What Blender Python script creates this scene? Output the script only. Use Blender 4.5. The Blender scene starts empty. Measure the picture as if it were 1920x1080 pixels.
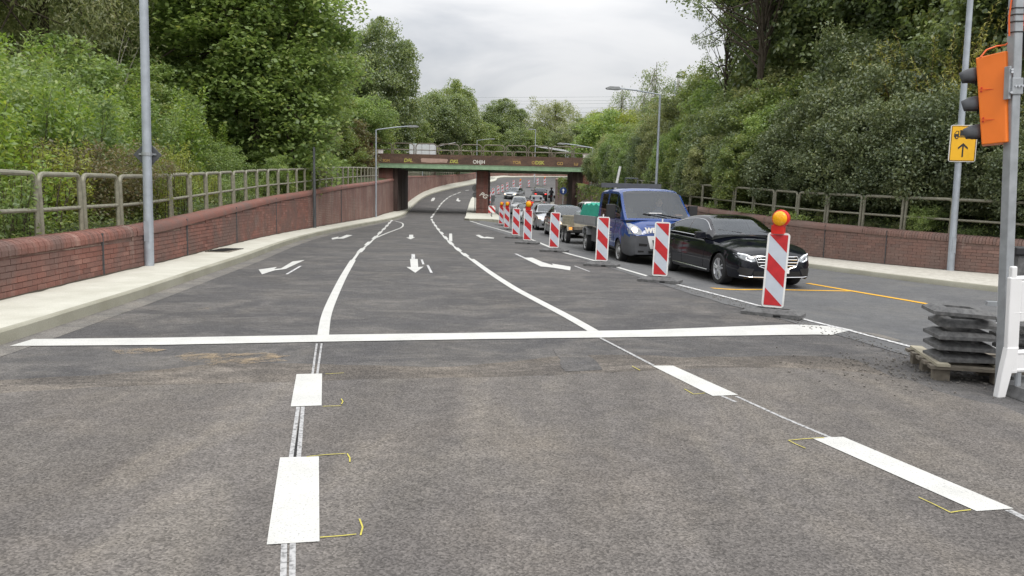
import bpy, bmesh, math, random
import numpy as np
from mathutils import Vector, Matrix
from mathutils.bvhtree import BVHTree
rad = math.radians
random.seed(7); RNG = np.random.default_rng(11)
scene = bpy.context.scene
C = scene.collection

# ------------------------------------------------------------------ camera, sky, sun, exposure
CAMH = 1.55; FPX = 1400.0; PITCH = math.atan(168 / 1400.0); ROLL = rad(1.25)
F_ = np.array([0, math.cos(PITCH), -math.sin(PITCH)])
R0 = np.array([1.0, 0, 0]); U0 = np.array([0, math.sin(PITCH), math.cos(PITCH)])
R_ = math.cos(ROLL) * R0 + math.sin(ROLL) * U0
U_ = -math.sin(ROLL) * R0 + math.cos(ROLL) * U0
cam_d = bpy.data.cameras.new('camera'); cam = bpy.data.objects.new('camera', cam_d); C.objects.link(cam)
cam_d.sensor_width = 36; cam_d.lens = FPX / 1920 * 36; cam_d.clip_start = 0.05; cam_d.clip_end = 9000
M = Matrix(((R_[0], U_[0], -F_[0], 0), (R_[1], U_[1], -F_[1], 0), (R_[2], U_[2], -F_[2], CAMH), (0, 0, 0, 1)))
cam.matrix_world = M
scene.camera = cam

world = bpy.data.worlds.new('World'); scene.world = world; world.use_nodes = True
wn = world.node_tree.nodes; wl = world.node_tree.links; wn.clear()
w_out = wn.new('ShaderNodeOutputWorld'); w_bg = wn.new('ShaderNodeBackground'); w_bg.inputs[1].default_value = 0.12
sky = wn.new('ShaderNodeTexSky'); sky.sky_type = 'NISHITA'; sky.sun_disc = False
SUN_EL, SUN_ROT = 52, 150
sky.sun_elevation = rad(SUN_EL); sky.sun_rotation = rad(SUN_ROT)
tc = wn.new('ShaderNodeTexCoord'); sep = wn.new('ShaderNodeSeparateXYZ'); wl.new(tc.outputs['Generated'], sep.inputs[0])
mz = wn.new('ShaderNodeMath'); mz.operation = 'MAXIMUM'; wl.new(sep.outputs['Z'], mz.inputs[0]); mz.inputs[1].default_value = 0.0
az = wn.new('ShaderNodeMath'); az.operation = 'ADD'; wl.new(mz.outputs[0], az.inputs[0]); az.inputs[1].default_value = 0.22
dx = wn.new('ShaderNodeMath'); dx.operation = 'DIVIDE'; wl.new(sep.outputs['X'], dx.inputs[0]); wl.new(az.outputs[0], dx.inputs[1])
dy = wn.new('ShaderNodeMath'); dy.operation = 'DIVIDE'; wl.new(sep.outputs['Y'], dy.inputs[0]); wl.new(az.outputs[0], dy.inputs[1])
cb = wn.new('ShaderNodeCombineXYZ'); wl.new(dx.outputs[0], cb.inputs[0]); wl.new(dy.outputs[0], cb.inputs[1])
mp = wn.new('ShaderNodeMapping'); mp.inputs['Location'].default_value = (3.1, 1.7, 0); mp.inputs['Scale'].default_value = (0.8, 1.1, 1); wl.new(cb.outputs[0], mp.inputs[0])
n1 = wn.new('ShaderNodeTexNoise'); n1.inputs['Scale'].default_value = 1.5; n1.inputs['Detail'].default_value = 5; n1.inputs['Roughness'].default_value = 0.5; n1.inputs['Distortion'].default_value = 0.4; wl.new(mp.outputs[0], n1.inputs['Vector'])
rp = wn.new('ShaderNodeValToRGB'); wl.new(n1.outputs[0], rp.inputs[0])
rp.color_ramp.elements[0].position = 0.30; rp.color_ramp.elements[0].color = (4.1, 4.25, 4.5, 1)
rp.color_ramp.elements[1].position = 0.68; rp.color_ramp.elements[1].color = (7.0, 6.9, 6.8, 1)
e = rp.color_ramp.elements.new(0.48); e.color = (5.95, 5.95, 6.0, 1)
mx = wn.new('ShaderNodeMixRGB'); mx.inputs[0].default_value = 0.93; wl.new(sky.outputs[0], mx.inputs[1]); wl.new(rp.outputs[0], mx.inputs[2])
# standard overcast sky: brighter overhead than at the horizon
gz = wn.new('ShaderNodeMath'); gz.operation = 'MULTIPLY_ADD'; wl.new(mz.outputs[0], gz.inputs[0]); gz.inputs[1].default_value = 2.1; gz.inputs[2].default_value = 0.66
gm_ = wn.new('ShaderNodeMixRGB'); gm_.blend_type = 'MULTIPLY'; gm_.inputs[0].default_value = 1.0; wl.new(mx.outputs[0], gm_.inputs[1]); wl.new(gz.outputs[0], gm_.inputs[2])
wl.new(gm_.outputs[0], w_bg.inputs[0]); wl.new(w_bg.outputs[0], w_out.inputs[0])
sl = bpy.data.lights.new('sun', 'SUN'); sl.energy = 1.4; sl.angle = rad(18); sl.color = (1, 0.96, 0.9)
so = bpy.data.objects.new('sun', sl); C.objects.link(so)
# sun direction matches the sky's elevation and rotation (behind and left of the camera)
az_ = rad(SUN_ROT); el_ = rad(SUN_EL)
sd = Vector((math.sin(az_) * math.cos(el_), math.cos(az_) * math.cos(el_), math.sin(el_)))
so.rotation_euler = sd.to_track_quat('Z', 'Y').to_euler(); so.location = (0, -20, 40)
scene.view_settings.view_transform = 'Standard'; scene.view_settings.look = 'None'
scene.view_settings.exposure = 0.2; scene.view_settings.gamma = 1.0; scene.view_settings.use_curve_mapping = False
scene.cycles.max_bounces = 6; scene.cycles.diffuse_bounces = 4; scene.cycles.glossy_bounces = 3
scene.cycles.transparent_max_bounces = 8; scene.cycles.use_denoising = True

# ------------------------------------------------------------------ the lie of the land
def sm(x, a, b):
    t = min(1, max(0, (x - a) / (b - a))); return t * t * (3 - 2 * t)
def LX(Y): return max(5.1 - 0.172 * Y, -2.6)
def zr(X, Y):
    t = (Y - 73) / 4.0
    p = 0.292 * (math.log1p(math.exp(t)) if t < 30 else t)
    a = 0.18 + 0.15 * sm(Y, 45, 60) - 0.15 * sm(Y, 72, 90)
    return p - a * sm(X - LX(Y), 0, 2.4) * sm(Y, 3, 8)
def G(px, py, dz=0.0, ymax=300):
    """Point of the road surface seen at a pixel of the 1920x1080 photograph."""
    d = F_ + (px - 960) / FPX * R_ + (540 - py) / FPX * U_; d = d / d[1]
    f = lambda t: CAMH + d[2] * t - zr(d[0] * t, t) - dz
    t = 1.0
    while t < ymax and f(t) > 0: t += 0.5
    a, b = t - .5, t
    for _ in range(26):
        m = (a + b) / 2
        if f(m) > 0: a = m
        else: b = m
    return (d[0] * a, a, zr(d[0] * a, a) + dz)
def A(px, py, Y):
    """Point at distance Y seen at a pixel."""
    d = F_ + (px - 960) / FPX * R_ + (540 - py) / FPX * U_; d = d / d[1] * Y
    return (d[0], Y, d[2] + CAMH)

# ------------------------------------------------------------------ materials
def rgb(h):  # sRGB hex to linear
    c = [int(h[i:i + 2], 16) / 255 for i in (0, 2, 4)]
    return tuple((v / 12.92 if v < .04045 else ((v + .055) / 1.055) ** 2.4) for v in c) + (1,)
class NT:
    def __init__(s, name):
        s.m = bpy.data.materials.new(name); s.m.use_nodes = True; s.t = s.m.node_tree; s.n = s.t.nodes; s.l = s.t.links
        s.p = s.n['Principled BSDF']; s.o = s.n['Material Output']
    def new(s, t, **k):
        n = s.n.new(t)
        for a, v in k.items():
            if a in n.inputs: n.inputs[a].default_value = v
            else: setattr(n, a, v)
        return n
    def link(s, a, b): s.l.new(a, b)
    def coord(s, kind='Object', scale=(1, 1, 1), loc=(0, 0, 0)):
        t = s.new('ShaderNodeTexCoord'); m = s.new('ShaderNodeMapping'); m.inputs['Scale'].default_value = scale; m.inputs['Location'].default_value = loc
        s.link(t.outputs[kind], m.inputs[0]); return m.outputs[0]
    def pos(s, scale=(1, 1, 1), loc=(0, 0, 0)):
        t = s.new('ShaderNodeNewGeometry'); m = s.new('ShaderNodeMapping'); m.inputs['Scale'].default_value = scale; m.inputs['Location'].default_value = loc
        s.link(t.outputs['Position'], m.inputs[0]); return m.outputs[0]
    def noise(s, vec, scale, detail=3, rough=.55, dist=0.0):
        n = s.new('ShaderNodeTexNoise', Scale=scale, Detail=detail, Roughness=rough, Distortion=dist)
        s.link(vec, n.inputs['Vector']); return n.outputs[0]
    def ramp(s, fac, stops):
        r = s.new('ShaderNodeValToRGB'); s.link(fac, r.inputs[0]); e = r.color_ramp.elements
        while len(e) < len(stops): e.new(.5)
        for x, (p, c) in zip(e, stops):
            x.position = p; x.color = c if len(c) == 4 else tuple(c) + (1,)
        return r.outputs[0]
    def mix(s, fac, a, b, mode='MIX'):
        m = s.new('ShaderNodeMixRGB', blend_type=mode)
        for i, v in enumerate((fac, a, b)):
            if hasattr(v, 'is_output') or isinstance(v, bpy.types.NodeSocket): s.link(v, m.inputs[i])
            else: m.inputs[i].default_value = v
        return m.outputs[0]
    def math(s, op, a, b=0.0, clamp=False):
        m = s.new('ShaderNodeMath', operation=op, use_clamp=clamp)
        for i, v in enumerate((a, b)):
            if isinstance(v, bpy.types.NodeSocket): s.link(v, m.inputs[i])
            else: m.inputs[i].default_value = v
        return m.outputs[0]
    def sepxyz(s, v):
        n = s.new('ShaderNodeSeparateXYZ'); s.link(v, n.inputs[0]); return n.outputs
    def base(s, c): 
        if isinstance(c, bpy.types.NodeSocket): s.link(c, s.p.inputs['Base Color'])
        else: s.p.inputs['Base Color'].default_value = c
    def bump(s, h, strength=.3, dist=.01):
        b = s.new('ShaderNodeBump', Strength=strength, Distance=dist); s.link(h, b.inputs['Height']); s.link(b.outputs[0], s.p.inputs['Normal'])
def g(v): return (v, v, v, 1)
MAT = {}
def plain(name, col, rough=.6, metal=0.0, var=0.12, scale=6, coat=0.0, spec=0.5, bump=0.0):
    """paint, plastic, metal: base colour with slight mottling"""
    t = NT(name); v = t.coord('Object'); n = t.noise(v, scale, 4)
    a = tuple(c * (1 - var) for c in col[:3]) + (1,); b = tuple(min(1, c * (1 + var)) for c in col[:3]) + (1,)
    t.base(t.ramp(n, [(.3, a), (.7, b)]))
    t.p.inputs['Roughness'].default_value = rough; t.p.inputs['Metallic'].default_value = metal
    t.p.inputs['Specular IOR Level'].default_value = spec
    if coat: t.p.inputs['Coat Weight'].default_value = coat; t.p.inputs['Coat Roughness'].default_value = .07
    if bump: t.bump(t.noise(v, 40, 3), bump, .005)
    MAT[name] = t.m; return t.m
def emis(name, col, e, rough=.3):
    m = plain(name, col, rough); p = m.node_tree.nodes['Principled BSDF']
    p.inputs['Emission Color'].default_value = col; p.inputs['Emission Strength'].default_value = e; return m

plain('white_plastic', g(.78), .45, var=.05, scale=3); plain('beacon_rim', (.72, .72, .70, 1), .5, var=.12, scale=14)
plain('sheet_grey', (.48, .52, .58, 1), .4, var=.05, scale=9); plain('stripe_red', (.46, .018, .022, 1), .38, var=.14, scale=12)
plain('bridge_rail', (.15, .13, .10, 1), .6); plain('rubber', (.115, .115, .115, 1), .85, var=.35, scale=18, bump=.4)
plain('tyre', (.022, .022, .023, 1), .75, var=.2); plain('black_plastic', (.02, .02, .022, 1), .5); plain('under_black', (.012, .012, .012, 1), .9)
plain('alloy', (.62, .63, .65, 1), .3, .6, var=.1); plain('alloy_dark', (.10, .10, .11, 1), .4, .8); plain('steel_rim', (.35, .35, .35, 1), .5, .4)
plain('chrome', (.75, .76, .78, 1), .12, 1.0, var=.02)
plain('orange', (.88, .20, .018, 1), .42, var=.05, scale=4); plain('galvanised', (.36, .38, .40, 1), .45, .35, var=.16, scale=9)
plain('lamp_post_grey', (.38, .415, .46, 1), .5, .25, var=.12, scale=5); plain('rail_paint', (.245, .235, .18, 1), .55, .1, var=.22, scale=14)
plain('sign_back', (.09, .095, .10, 1), .5, .2); plain('sign_yellow', (.78, .42, .015, 1), .4, var=.06, scale=5); plain('sign_black', (.02, .02, .02, 1), .5)
plain('sign_blue', (.012, .035, .14, 1), .4); plain('wood_grey', (.16, .14, .11, 1), .85, var=.3, scale=10, bump=.3); plain('board_tan', (.36, .33, .25, 1), .75, var=.2, scale=8)
plain('cable_orange', (.8, .13, .02, 1), .5); plain('dark_rubber_cable', (.02, .02, .02, 1), .6)
plain('interior', (.055, .055, .058, 1), .9); plain('seat_fabric', (.07, .07, .075, 1), .9); plain('paper', g(.7), .8)
plain('net_green', (.01, .30, .21, 1), .7, var=.35, scale=30, bump=.6)
plain('light_grey_metal', (.33, .34, .35, 1), .5, .3)
plain('skin', (.45, .28, .2, 1), .6); plain('dark_cloth', (.02, .021, .025, 1), .9); plain('helmet_black', (.012, .012, .014, 1), .2); plain('blue_cloth', (.10, .11, .16, 1), .9)
plain('container_grey', (.50, .56, .58, 1), .5, var=.08); plain('white_ceramic', g(.6), .4)
emis('headlight_on', (1.0, .72, .5, 1), 1.6); emis('headlight_day', (.9, .93, 1, 1), .9); plain('headlight_glass', (.30, .32, .34, 1), .1, .0, var=.5, scale=14)
plain('tail_red', (.30, .01, .01, 1), .2); emis('tail_lit', (.8, .03, .02, 1), .8); emis('indicator_orange', (.9, .3, .06, 1), .8)
plain('lamp_red', (.62, .02, .012, 1), .35, var=.1); 
t = NT('lens_yellow'); v = t.coord('Object'); vo = t.new('ShaderNodeTexVoronoi', Scale=60.0); t.link(v, vo.inputs['Vector'])
t.base(t.ramp(vo.outputs['Distance'], [(0, (.95, .50, .01, 1)), (1, (.78, .30, .005, 1))])); t.p.inputs['Roughness'].default_value = .22; MAT['lens_yellow'] = t.m
def carpaint(name, col, metal=.4): return plain(name, col, .35 if metal > .25 else .6, metal, var=.03, scale=2, coat=1.0, spec=(.0 if metal < .1 else .3))
carpaint('paint_black', (.006, .007, .012, 1), .0); carpaint('paint_blue', (.026, .062, .215, 1), .0); carpaint('paint_silver', (.42, .44, .47, 1), .6)
carpaint('paint_white', (.72, .73, .73, 1), 0); carpaint('paint_grey', (.10, .115, .12, 1), .5); carpaint('paint_darkgrey', (.02, .021, .024, 1), .0)
carpaint('paint_brown', (.06, .045, .04, 1), .4); carpaint('paint_teal', (.02, .10, .16, 1), .4); carpaint('paint_greysilver', (.24, .26, .27, 1), .6)
plain('bumper_grey', (.075, .078, .085, 1), .55, var=.12, scale=6)
# glass: tinted see-through with a sky reflection
def glass(name, tint, ior):
    t = NT(name); t.n.remove(t.p)
    tr = t.new('ShaderNodeBsdfTransparent'); tr.inputs[0].default_value = tint
    gl = t.new('ShaderNodeBsdfGlossy', Roughness=.03); gl.inputs[0].default_value = (.9, .95, 1, 1)
    fr = t.new('ShaderNodeFresnel', IOR=ior); m = t.new('ShaderNodeMixShader')
    t.link(fr.outputs[0], m.inputs[0]); t.link(tr.outputs[0], m.inputs[1]); t.link(gl.outputs[0], m.inputs[2]); t.link(m.outputs[0], t.o.inputs[0])
    MAT[name] = t.m
glass('windscreen', (.72, .78, .76, 1), 1.7); glass('side_glass', (.22, .24, .25, 1), 1.8); 
# marking paint
t = NT('marking_white'); v = t.pos(); n = t.noise(v, 90, 3); n2 = t.noise(v, 3, 4)
c = t.ramp(n2, [(.3, (.50, .50, .475, 1)), (.7, (.59, .59, .565, 1))]); c = t.mix(t.ramp(n, [(.56, g(0)), (.68, g(.7))]), c, g(.28)); t.base(c); t.p.inputs['Roughness'].default_value = .7; t.bump(n, .3, .002); MAT['marking_white'] = t.m
t = NT('marking_faded'); v = t.pos((1, 1, 1)); n = t.noise(v, 40, 4); t.base(t.ramp(n, [(.35, g(.17)), (.55, g(.42))])); t.p.inputs['Roughness'].default_value = .9; MAT['marking_faded'] = t.m
t = NT('marking_worn'); v = t.pos((1, 1, 1)); n = t.noise(v, 22, 4); t.base(t.ramp(n, [(.40, g(.18)), (.52, g(.62))])); t.p.inputs['Roughness'].default_value = .9; MAT['marking_worn'] = t.m
plain('marking_yellow', (.74, .40, .03, 1), .75, var=.08, scale=20); plain('chalk_yellow', (.50, .44, .08, 1), .9, var=.2, scale=30)

# asphalt
def asphalt(name, dark, light, dust, dustamt, streak=(0.6, 1.7, 1), agg=.35, rough=.88, joints=False, tracks=False):
    t = NT(name); v = t.pos()
    big = t.noise(t.pos((.35, .5, 1)), 1.0, 5, .6, .6)
    c = t.ramp(big, [(.3, dark), (.72, light)])
    st = t.noise(t.pos(streak, (3, 9, 0)), 1.1, 7, .66, .8)
    c = t.mix(t.ramp(st, [(.47, g(0)), (.66, g(dustamt))]), c, dust)
    br_ = t.noise(t.pos((1, 1, 1), (31, 17, 0)), .9, 6, .62, .5)
    c = t.mix(1.0, c, t.ramp(br_, [(.30, (.86, .87, .90, 1)), (.5, (1, 1, 1, 1)), (.70, (1.13, 1.10, 1.05, 1))]), 'MULTIPLY')
    if tracks:   # wheel tracks of dirt running towards the bridge
        tr = t.noise(t.pos((1.6, .10, 1), (0, 0, 4)), 1.0, 4, .55, .2)
        c = t.mix(t.ramp(tr, [(.40, g(.45)), (.62, g(0))]), c, tuple(x * .62 for x in dark[:3]) + (1,))
    if joints:   # crosswise paving marks
        jn = t.noise(t.pos((.5, 1.9, 1), (5, 2, 1)), 1.2, 7, .7, .6)
        c = t.mix(t.ramp(jn, [(.32, g(.3)), (.46, g(0))]), c, tuple(x * .6 for x in dark[:3]) + (1,))
    vo = t.new('ShaderNodeTexVoronoi', Scale=105.0); t.link(v, vo.inputs['Vector'])
    sp = t.new('ShaderNodeSeparateColor'); t.link(vo.outputs['Color'], sp.inputs[0])
    ag = t.ramp(sp.outputs[0], [(0, g(1 - agg)), (.5, g(1)), (1, g(1 + agg))])
    c = t.mix(1.0, c, ag, 'MULTIPLY')
    fine = t.noise(v, 60, 4, .7)
    mid_ = t.noise(t.pos((1, 1.35, 1), (9, 4, 0)), 5.0, 8, .78, .2); c = t.mix(1.0, c, t.ramp(mid_, [(.30, g(.80)), (.5, g(1)), (.70, g(1.24))]), 'MULTIPLY')
    if joints: fl_ = t.noise(t.pos((1, 1.6, 1), (2, 8, 0)), 11.0, 6, .8, .3); c = t.mix(t.ramp(fl_, [(.56, g(0)), (.72, g(.45))]), c, dust)
    c = t.mix(1.0, c, t.ramp(fine, [(.3, g(.78)), (.7, g(1.22))]), 'MULTIPLY')
    t.base(c); t.p.inputs['Roughness'].default_value = rough; t.p.inputs['Specular IOR Level'].default_value = .35
    h = t.math('ADD', vo.outputs['Distance'], t.math('MULTIPLY', fine, .6)); t.bump(h, .55, .006)
    MAT[name] = t.m
asphalt('asphalt_new', (.066, .064, .065, 1), (.100, .096, .094, 1), (.20, .185, .168, 1), .42, streak=(1.0, 1.5, 1), joints=True)
asphalt('asphalt_old', (.122, .112, .105, 1), (.166, .151, .137, 1), (.21, .188, .158, 1), .45, streak=(1.5, .5, 1), agg=.42, tracks=True)
asphalt('asphalt_lane', (.105, .106, .108, 1), (.135, .136, .137, 1), (.15, .15, .15, 1), .25, agg=.18)
asphalt('asphalt_dirty', (.065, .058, .052, 1), (.13, .115, .10, 1), (.25, .22, .188, 1), .6, streak=(.9, 1.8, 1), joints=True, agg=.5)
asphalt('asphalt_gutter', (.13, .125, .115, 1), (.17, .16, .148, 1), (.25, .23, .2, 1), .6, agg=.25)
t = NT('sand'); v = t.pos(); n = t.noise(v, 30, 4); t.base(t.ramp(n, [(.3, (.30, .23, .15, 1)), (.7, (.44, .34, .22, 1))])); t.p.inputs['Roughness'].default_value = .95; al = t.noise(v, 4.5, 7, .75, .3); t.link(t.ramp(al, [(.42, g(0)), (.72, g(.9))]), t.p.inputs['Alpha']); MAT['sand'] = t.m
def concrete(name, a, b, scale=2.0):
    t = NT(name); v = t.pos(); n = t.noise(v, scale, 6, .6); f = t.noise(v, 70, 3, .7)
    c = t.ramp(n, [(.3, a), (.7, b)]); c = t.mix(1.0, c, t.ramp(f, [(.3, g(.86)), (.7, g(1.1))]), 'MULTIPLY')
    t.base(c); t.p.inputs['Roughness'].default_value = .9; t.bump(f, .3, .004); MAT[name] = t.m
concrete('pavement_pale', (.47, .46, .39, 1), (.58, .57, .50, 1)); concrete('kerb_beige', (.27, .26, .20, 1), (.36, .35, .285, 1), 1.2)
concrete('gravel_pale', (.38, .36, .31, 1), (.58, .56, .50, 1), 9); concrete('concrete_pink', (.30, .19, .155, 1), (.40, .27, .23, 1), 1.5)
concrete('soil', (.035, .028, .018, 1), (.07, .055, .035, 1), 3)
t = NT('grass_ground'); v = t.pos(); n = t.noise(v, 1.2, 6, .7); t.base(t.ramp(n, [(.3, (.028, .04, .014, 1)), (.7, (.06, .085, .025, 1))])); t.p.inputs['Roughness'].default_value = .95; MAT['grass_ground'] = t.m
# brick: single bricks, the wall behind them, far brickwork
def brickmat(name, cols, smear, smamt):
    t = NT(name); ge = t.new('ShaderNodeObjectInfo'); gi = t.new('ShaderNodeNewGeometry')
    r = t.math('FRACT', t.math('ADD', ge.outputs['Random'], gi.outputs['Random Per Island']))
    c = t.ramp(r, [(0, cols[0]), (.4, cols[1]), (.8, cols[2]), (1, cols[3])])
    v = t.pos(); n = t.noise(v, 1.1, 5, .6, .4); c = t.mix(t.ramp(n, [(.42, g(0)), (.62, g(smamt))]), c, smear)
    wt = t.noise(t.pos((1.2, 1.2, .25)), 1.7, 5, .65); c = t.mix(t.ramp(wt, [(.60, g(0)), (.78, g(.55))]), c, (.36, .33, .29, 1))
    f = t.noise(v, 45, 4, .7); c = t.mix(1.0, c, t.ramp(f, [(.3, g(.75)), (.7, g(1.2))]), 'MULTIPLY')
    t.base(c); t.p.inputs['Roughness'].default_value = .88; t.bump(f, .5, .004); MAT[name] = t.m
brickmat('brick_red', [(.215, .09, .068, 1), (.27, .12, .092, 1), (.175, .082, .066, 1), (.32, .16, .125, 1)], (.155, .098, .084, 1), .9)
brickmat('brick_brown', [(.20, .12, .098, 1), (.235, .135, .11, 1), (.18, .115, .098, 1), (.27, .165, .135, 1)], (.20, .14, .12, 1), .8)
def corewall(name, a, b, mortar, mamt):
    t = NT(name); uv = t.coord('UV'); br = t.new('ShaderNodeTexBrick', Scale=1.0); br.inputs['Brick Width'].default_value = .25; br.inputs['Row Height'].default_value = .081; br.inputs['Mortar Size'].default_value = .006
    t.link(uv, br.inputs['Vector']); br.inputs['Color1'].default_value = a; br.inputs['Color2'].default_value = b
    v = t.pos(); n = t.noise(v, .8, 5, .6, .5); mm = t.mix(t.ramp(n, [(.45, g(0)), (.62, g(mamt))]), tuple(x * .8 for x in a[:3]) + (1,), mortar); t.link(mm, br.inputs['Mortar'])
    c = br.outputs[0]; wt = t.noise(t.pos((1.5, 1.5, .15)), 1.2, 6, .65); c = t.mix(t.ramp(wt, [(.5, g(0)), (.75, g(.45))]), c, (.27, .23, .2, 1))
    dk = t.noise(t.pos((.9, .9, .12), (7, 0, 0)), 1.4, 5, .6); c = t.mix(t.ramp(dk, [(.5, g(0)), (.72, g(.55))]), c, (.075, .055, .048, 1))
    f = t.noise(v, 30, 4, .7); c = t.mix(1.0, c, t.ramp(f, [(.3, g(.8)), (.7, g(1.2))]), 'MULTIPLY')
    t.base(c); t.p.inputs['Roughness'].default_value = .92; t.bump(f, .4, .006); MAT[name] = t.m
corewall('wall_left', (.175, .09, .075, 1), (.215, .11, .09, 1), (.42, .36, .29, 1), .9); corewall('wall_right', (.205, .135, .115, 1), (.235, .155, .13, 1), (.30, .25, .21, 1), .5)
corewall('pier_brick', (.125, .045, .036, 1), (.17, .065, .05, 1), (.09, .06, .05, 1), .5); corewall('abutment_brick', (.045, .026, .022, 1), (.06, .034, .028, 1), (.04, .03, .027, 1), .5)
# rusty painted steel of the bridge
t = NT('bridge_brown'); v = t.pos(); n = t.noise(t.pos((.5, .5, 1.2)), 1.1, 7, .7, .6); c = t.ramp(n, [(.3, (.065, .042, .034, 1)), (.55, (.13, .078, .055, 1)), (.75, (.22, .13, .085, 1))])
f = t.noise(v, 9, 5, .7); c = t.mix(1.0, c, t.ramp(f, [(.3, g(.7)), (.7, g(1.25))]), 'MULTIPLY'); t.base(c); t.p.inputs['Roughness'].default_value = .85; MAT['bridge_brown'] = t.m
plain('girder_green', (.24, .36, .23, 1), .6, var=.18, scale=2.5); plain('graffiti_white', (.62, .60, .55, 1), .7, var=.1); plain('graffiti_yellow', (.48, .46, .10, 1), .7); plain('graffiti_ochre', (.42, .27, .09, 1), .8, var=.2)
plain('patch_pink', (.42, .29, .24, 1), .85, var=.15, scale=3)
plain('bark', (.07, .055, .04, 1), .95, var=.35, scale=9, bump=.6); plain('bark_pale', (.30, .28, .25, 1), .9, var=.3, scale=9); plain('bark_red', (.14, .08, .045, 1), .9, var=.3, scale=9)
def leafmat(name, cols, trans=.5, gloss=.045, rough=.5):
    t = NT(name); t.n.remove(t.p); gi = t.new('ShaderNodeNewGeometry'); oi = t.new('ShaderNodeObjectInfo')
    c = t.ramp(gi.outputs['Random Per Island'], [(0, cols[0]), (.45, cols[1]), (.85, cols[2]), (1, cols[3])])
    n = t.noise(t.pos(), .55, 3, .6); c = t.mix(1.0, c, t.ramp(n, [(.3, (.72, .76, .72, 1)), (.7, (1.30, 1.22, 1.10, 1))]), 'MULTIPLY')
    d = t.new('ShaderNodeBsdfDiffuse'); tl = t.new('ShaderNodeBsdfTranslucent'); gl = t.new('ShaderNodeBsdfGlossy', Roughness=rough)
    gl.inputs[0].default_value = (.9, .95, 1, 1)
    t.link(c, d.inputs[0]); t.link(t.mix(1.0, c, (1.12, 1.14, .80, 1), 'MULTIPLY'), tl.inputs[0])
    m = t.new('ShaderNodeMixShader'); m.inputs[0].default_value = trans; t.link(d.outputs[0], m.inputs[1]); t.link(tl.outputs[0], m.inputs[2])
    m2 = t.new('ShaderNodeMixShader'); m2.inputs[0].default_value = gloss; t.link(m.outputs[0], m2.inputs[1]); t.link(gl.outputs[0], m2.inputs[2]); t.link(m2.outputs[0], t.o.inputs[0])
    MAT[name] = t.m
leafmat('leaf_maple', [(0.185, 0.264, 0.092, 1), (0.232, 0.328, 0.114, 1), (0.296, 0.402, 0.145, 1), (0.399, 0.455, 0.164, 1)])
leafmat('leaf_bright', [(0.170, 0.264, 0.050, 1), (0.235, 0.355, 0.071, 1), (0.325, 0.437, 0.087, 1), (0.445, 0.494, 0.102, 1)])
leafmat('leaf_dark', [(0.155, 0.199, 0.094, 1), (0.199, 0.261, 0.118, 1), (0.259, 0.326, 0.140, 1), (0.357, 0.379, 0.162, 1)], gloss=.07)
leafmat('leaf_mid', [(0.171, 0.227, 0.081, 1), (0.220, 0.289, 0.102, 1), (0.284, 0.354, 0.124, 1), (0.370, 0.352, 0.141, 1)])
leafmat('leaf_laurel', [(0.097, 0.125, 0.062, 1), (0.133, 0.170, 0.081, 1), (0.177, 0.217, 0.104, 1), (0.271, 0.288, 0.150, 1)], .3, .05, .5)
leafmat('leaf_olive', [(0.292, 0.298, 0.076, 1), (0.390, 0.388, 0.101, 1), (0.500, 0.466, 0.128, 1), (0.500, 0.500, 0.160, 1)])
leafmat('leaf_grey', [(0.215, 0.249, 0.123, 1), (0.279, 0.318, 0.157, 1), (0.355, 0.380, 0.197, 1), (0.444, 0.432, 0.262, 1)])
leafmat('leaf_rust', [(0.179, 0.134, 0.078, 1), (0.208, 0.184, 0.091, 1), (0.180, 0.212, 0.103, 1), (0.287, 0.191, 0.108, 1)])
leafmat('leaf_yellow', [(0.263, 0.312, 0.059, 1), (0.353, 0.389, 0.078, 1), (0.219, 0.290, 0.060, 1), (0.440, 0.435, 0.096, 1)])

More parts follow.
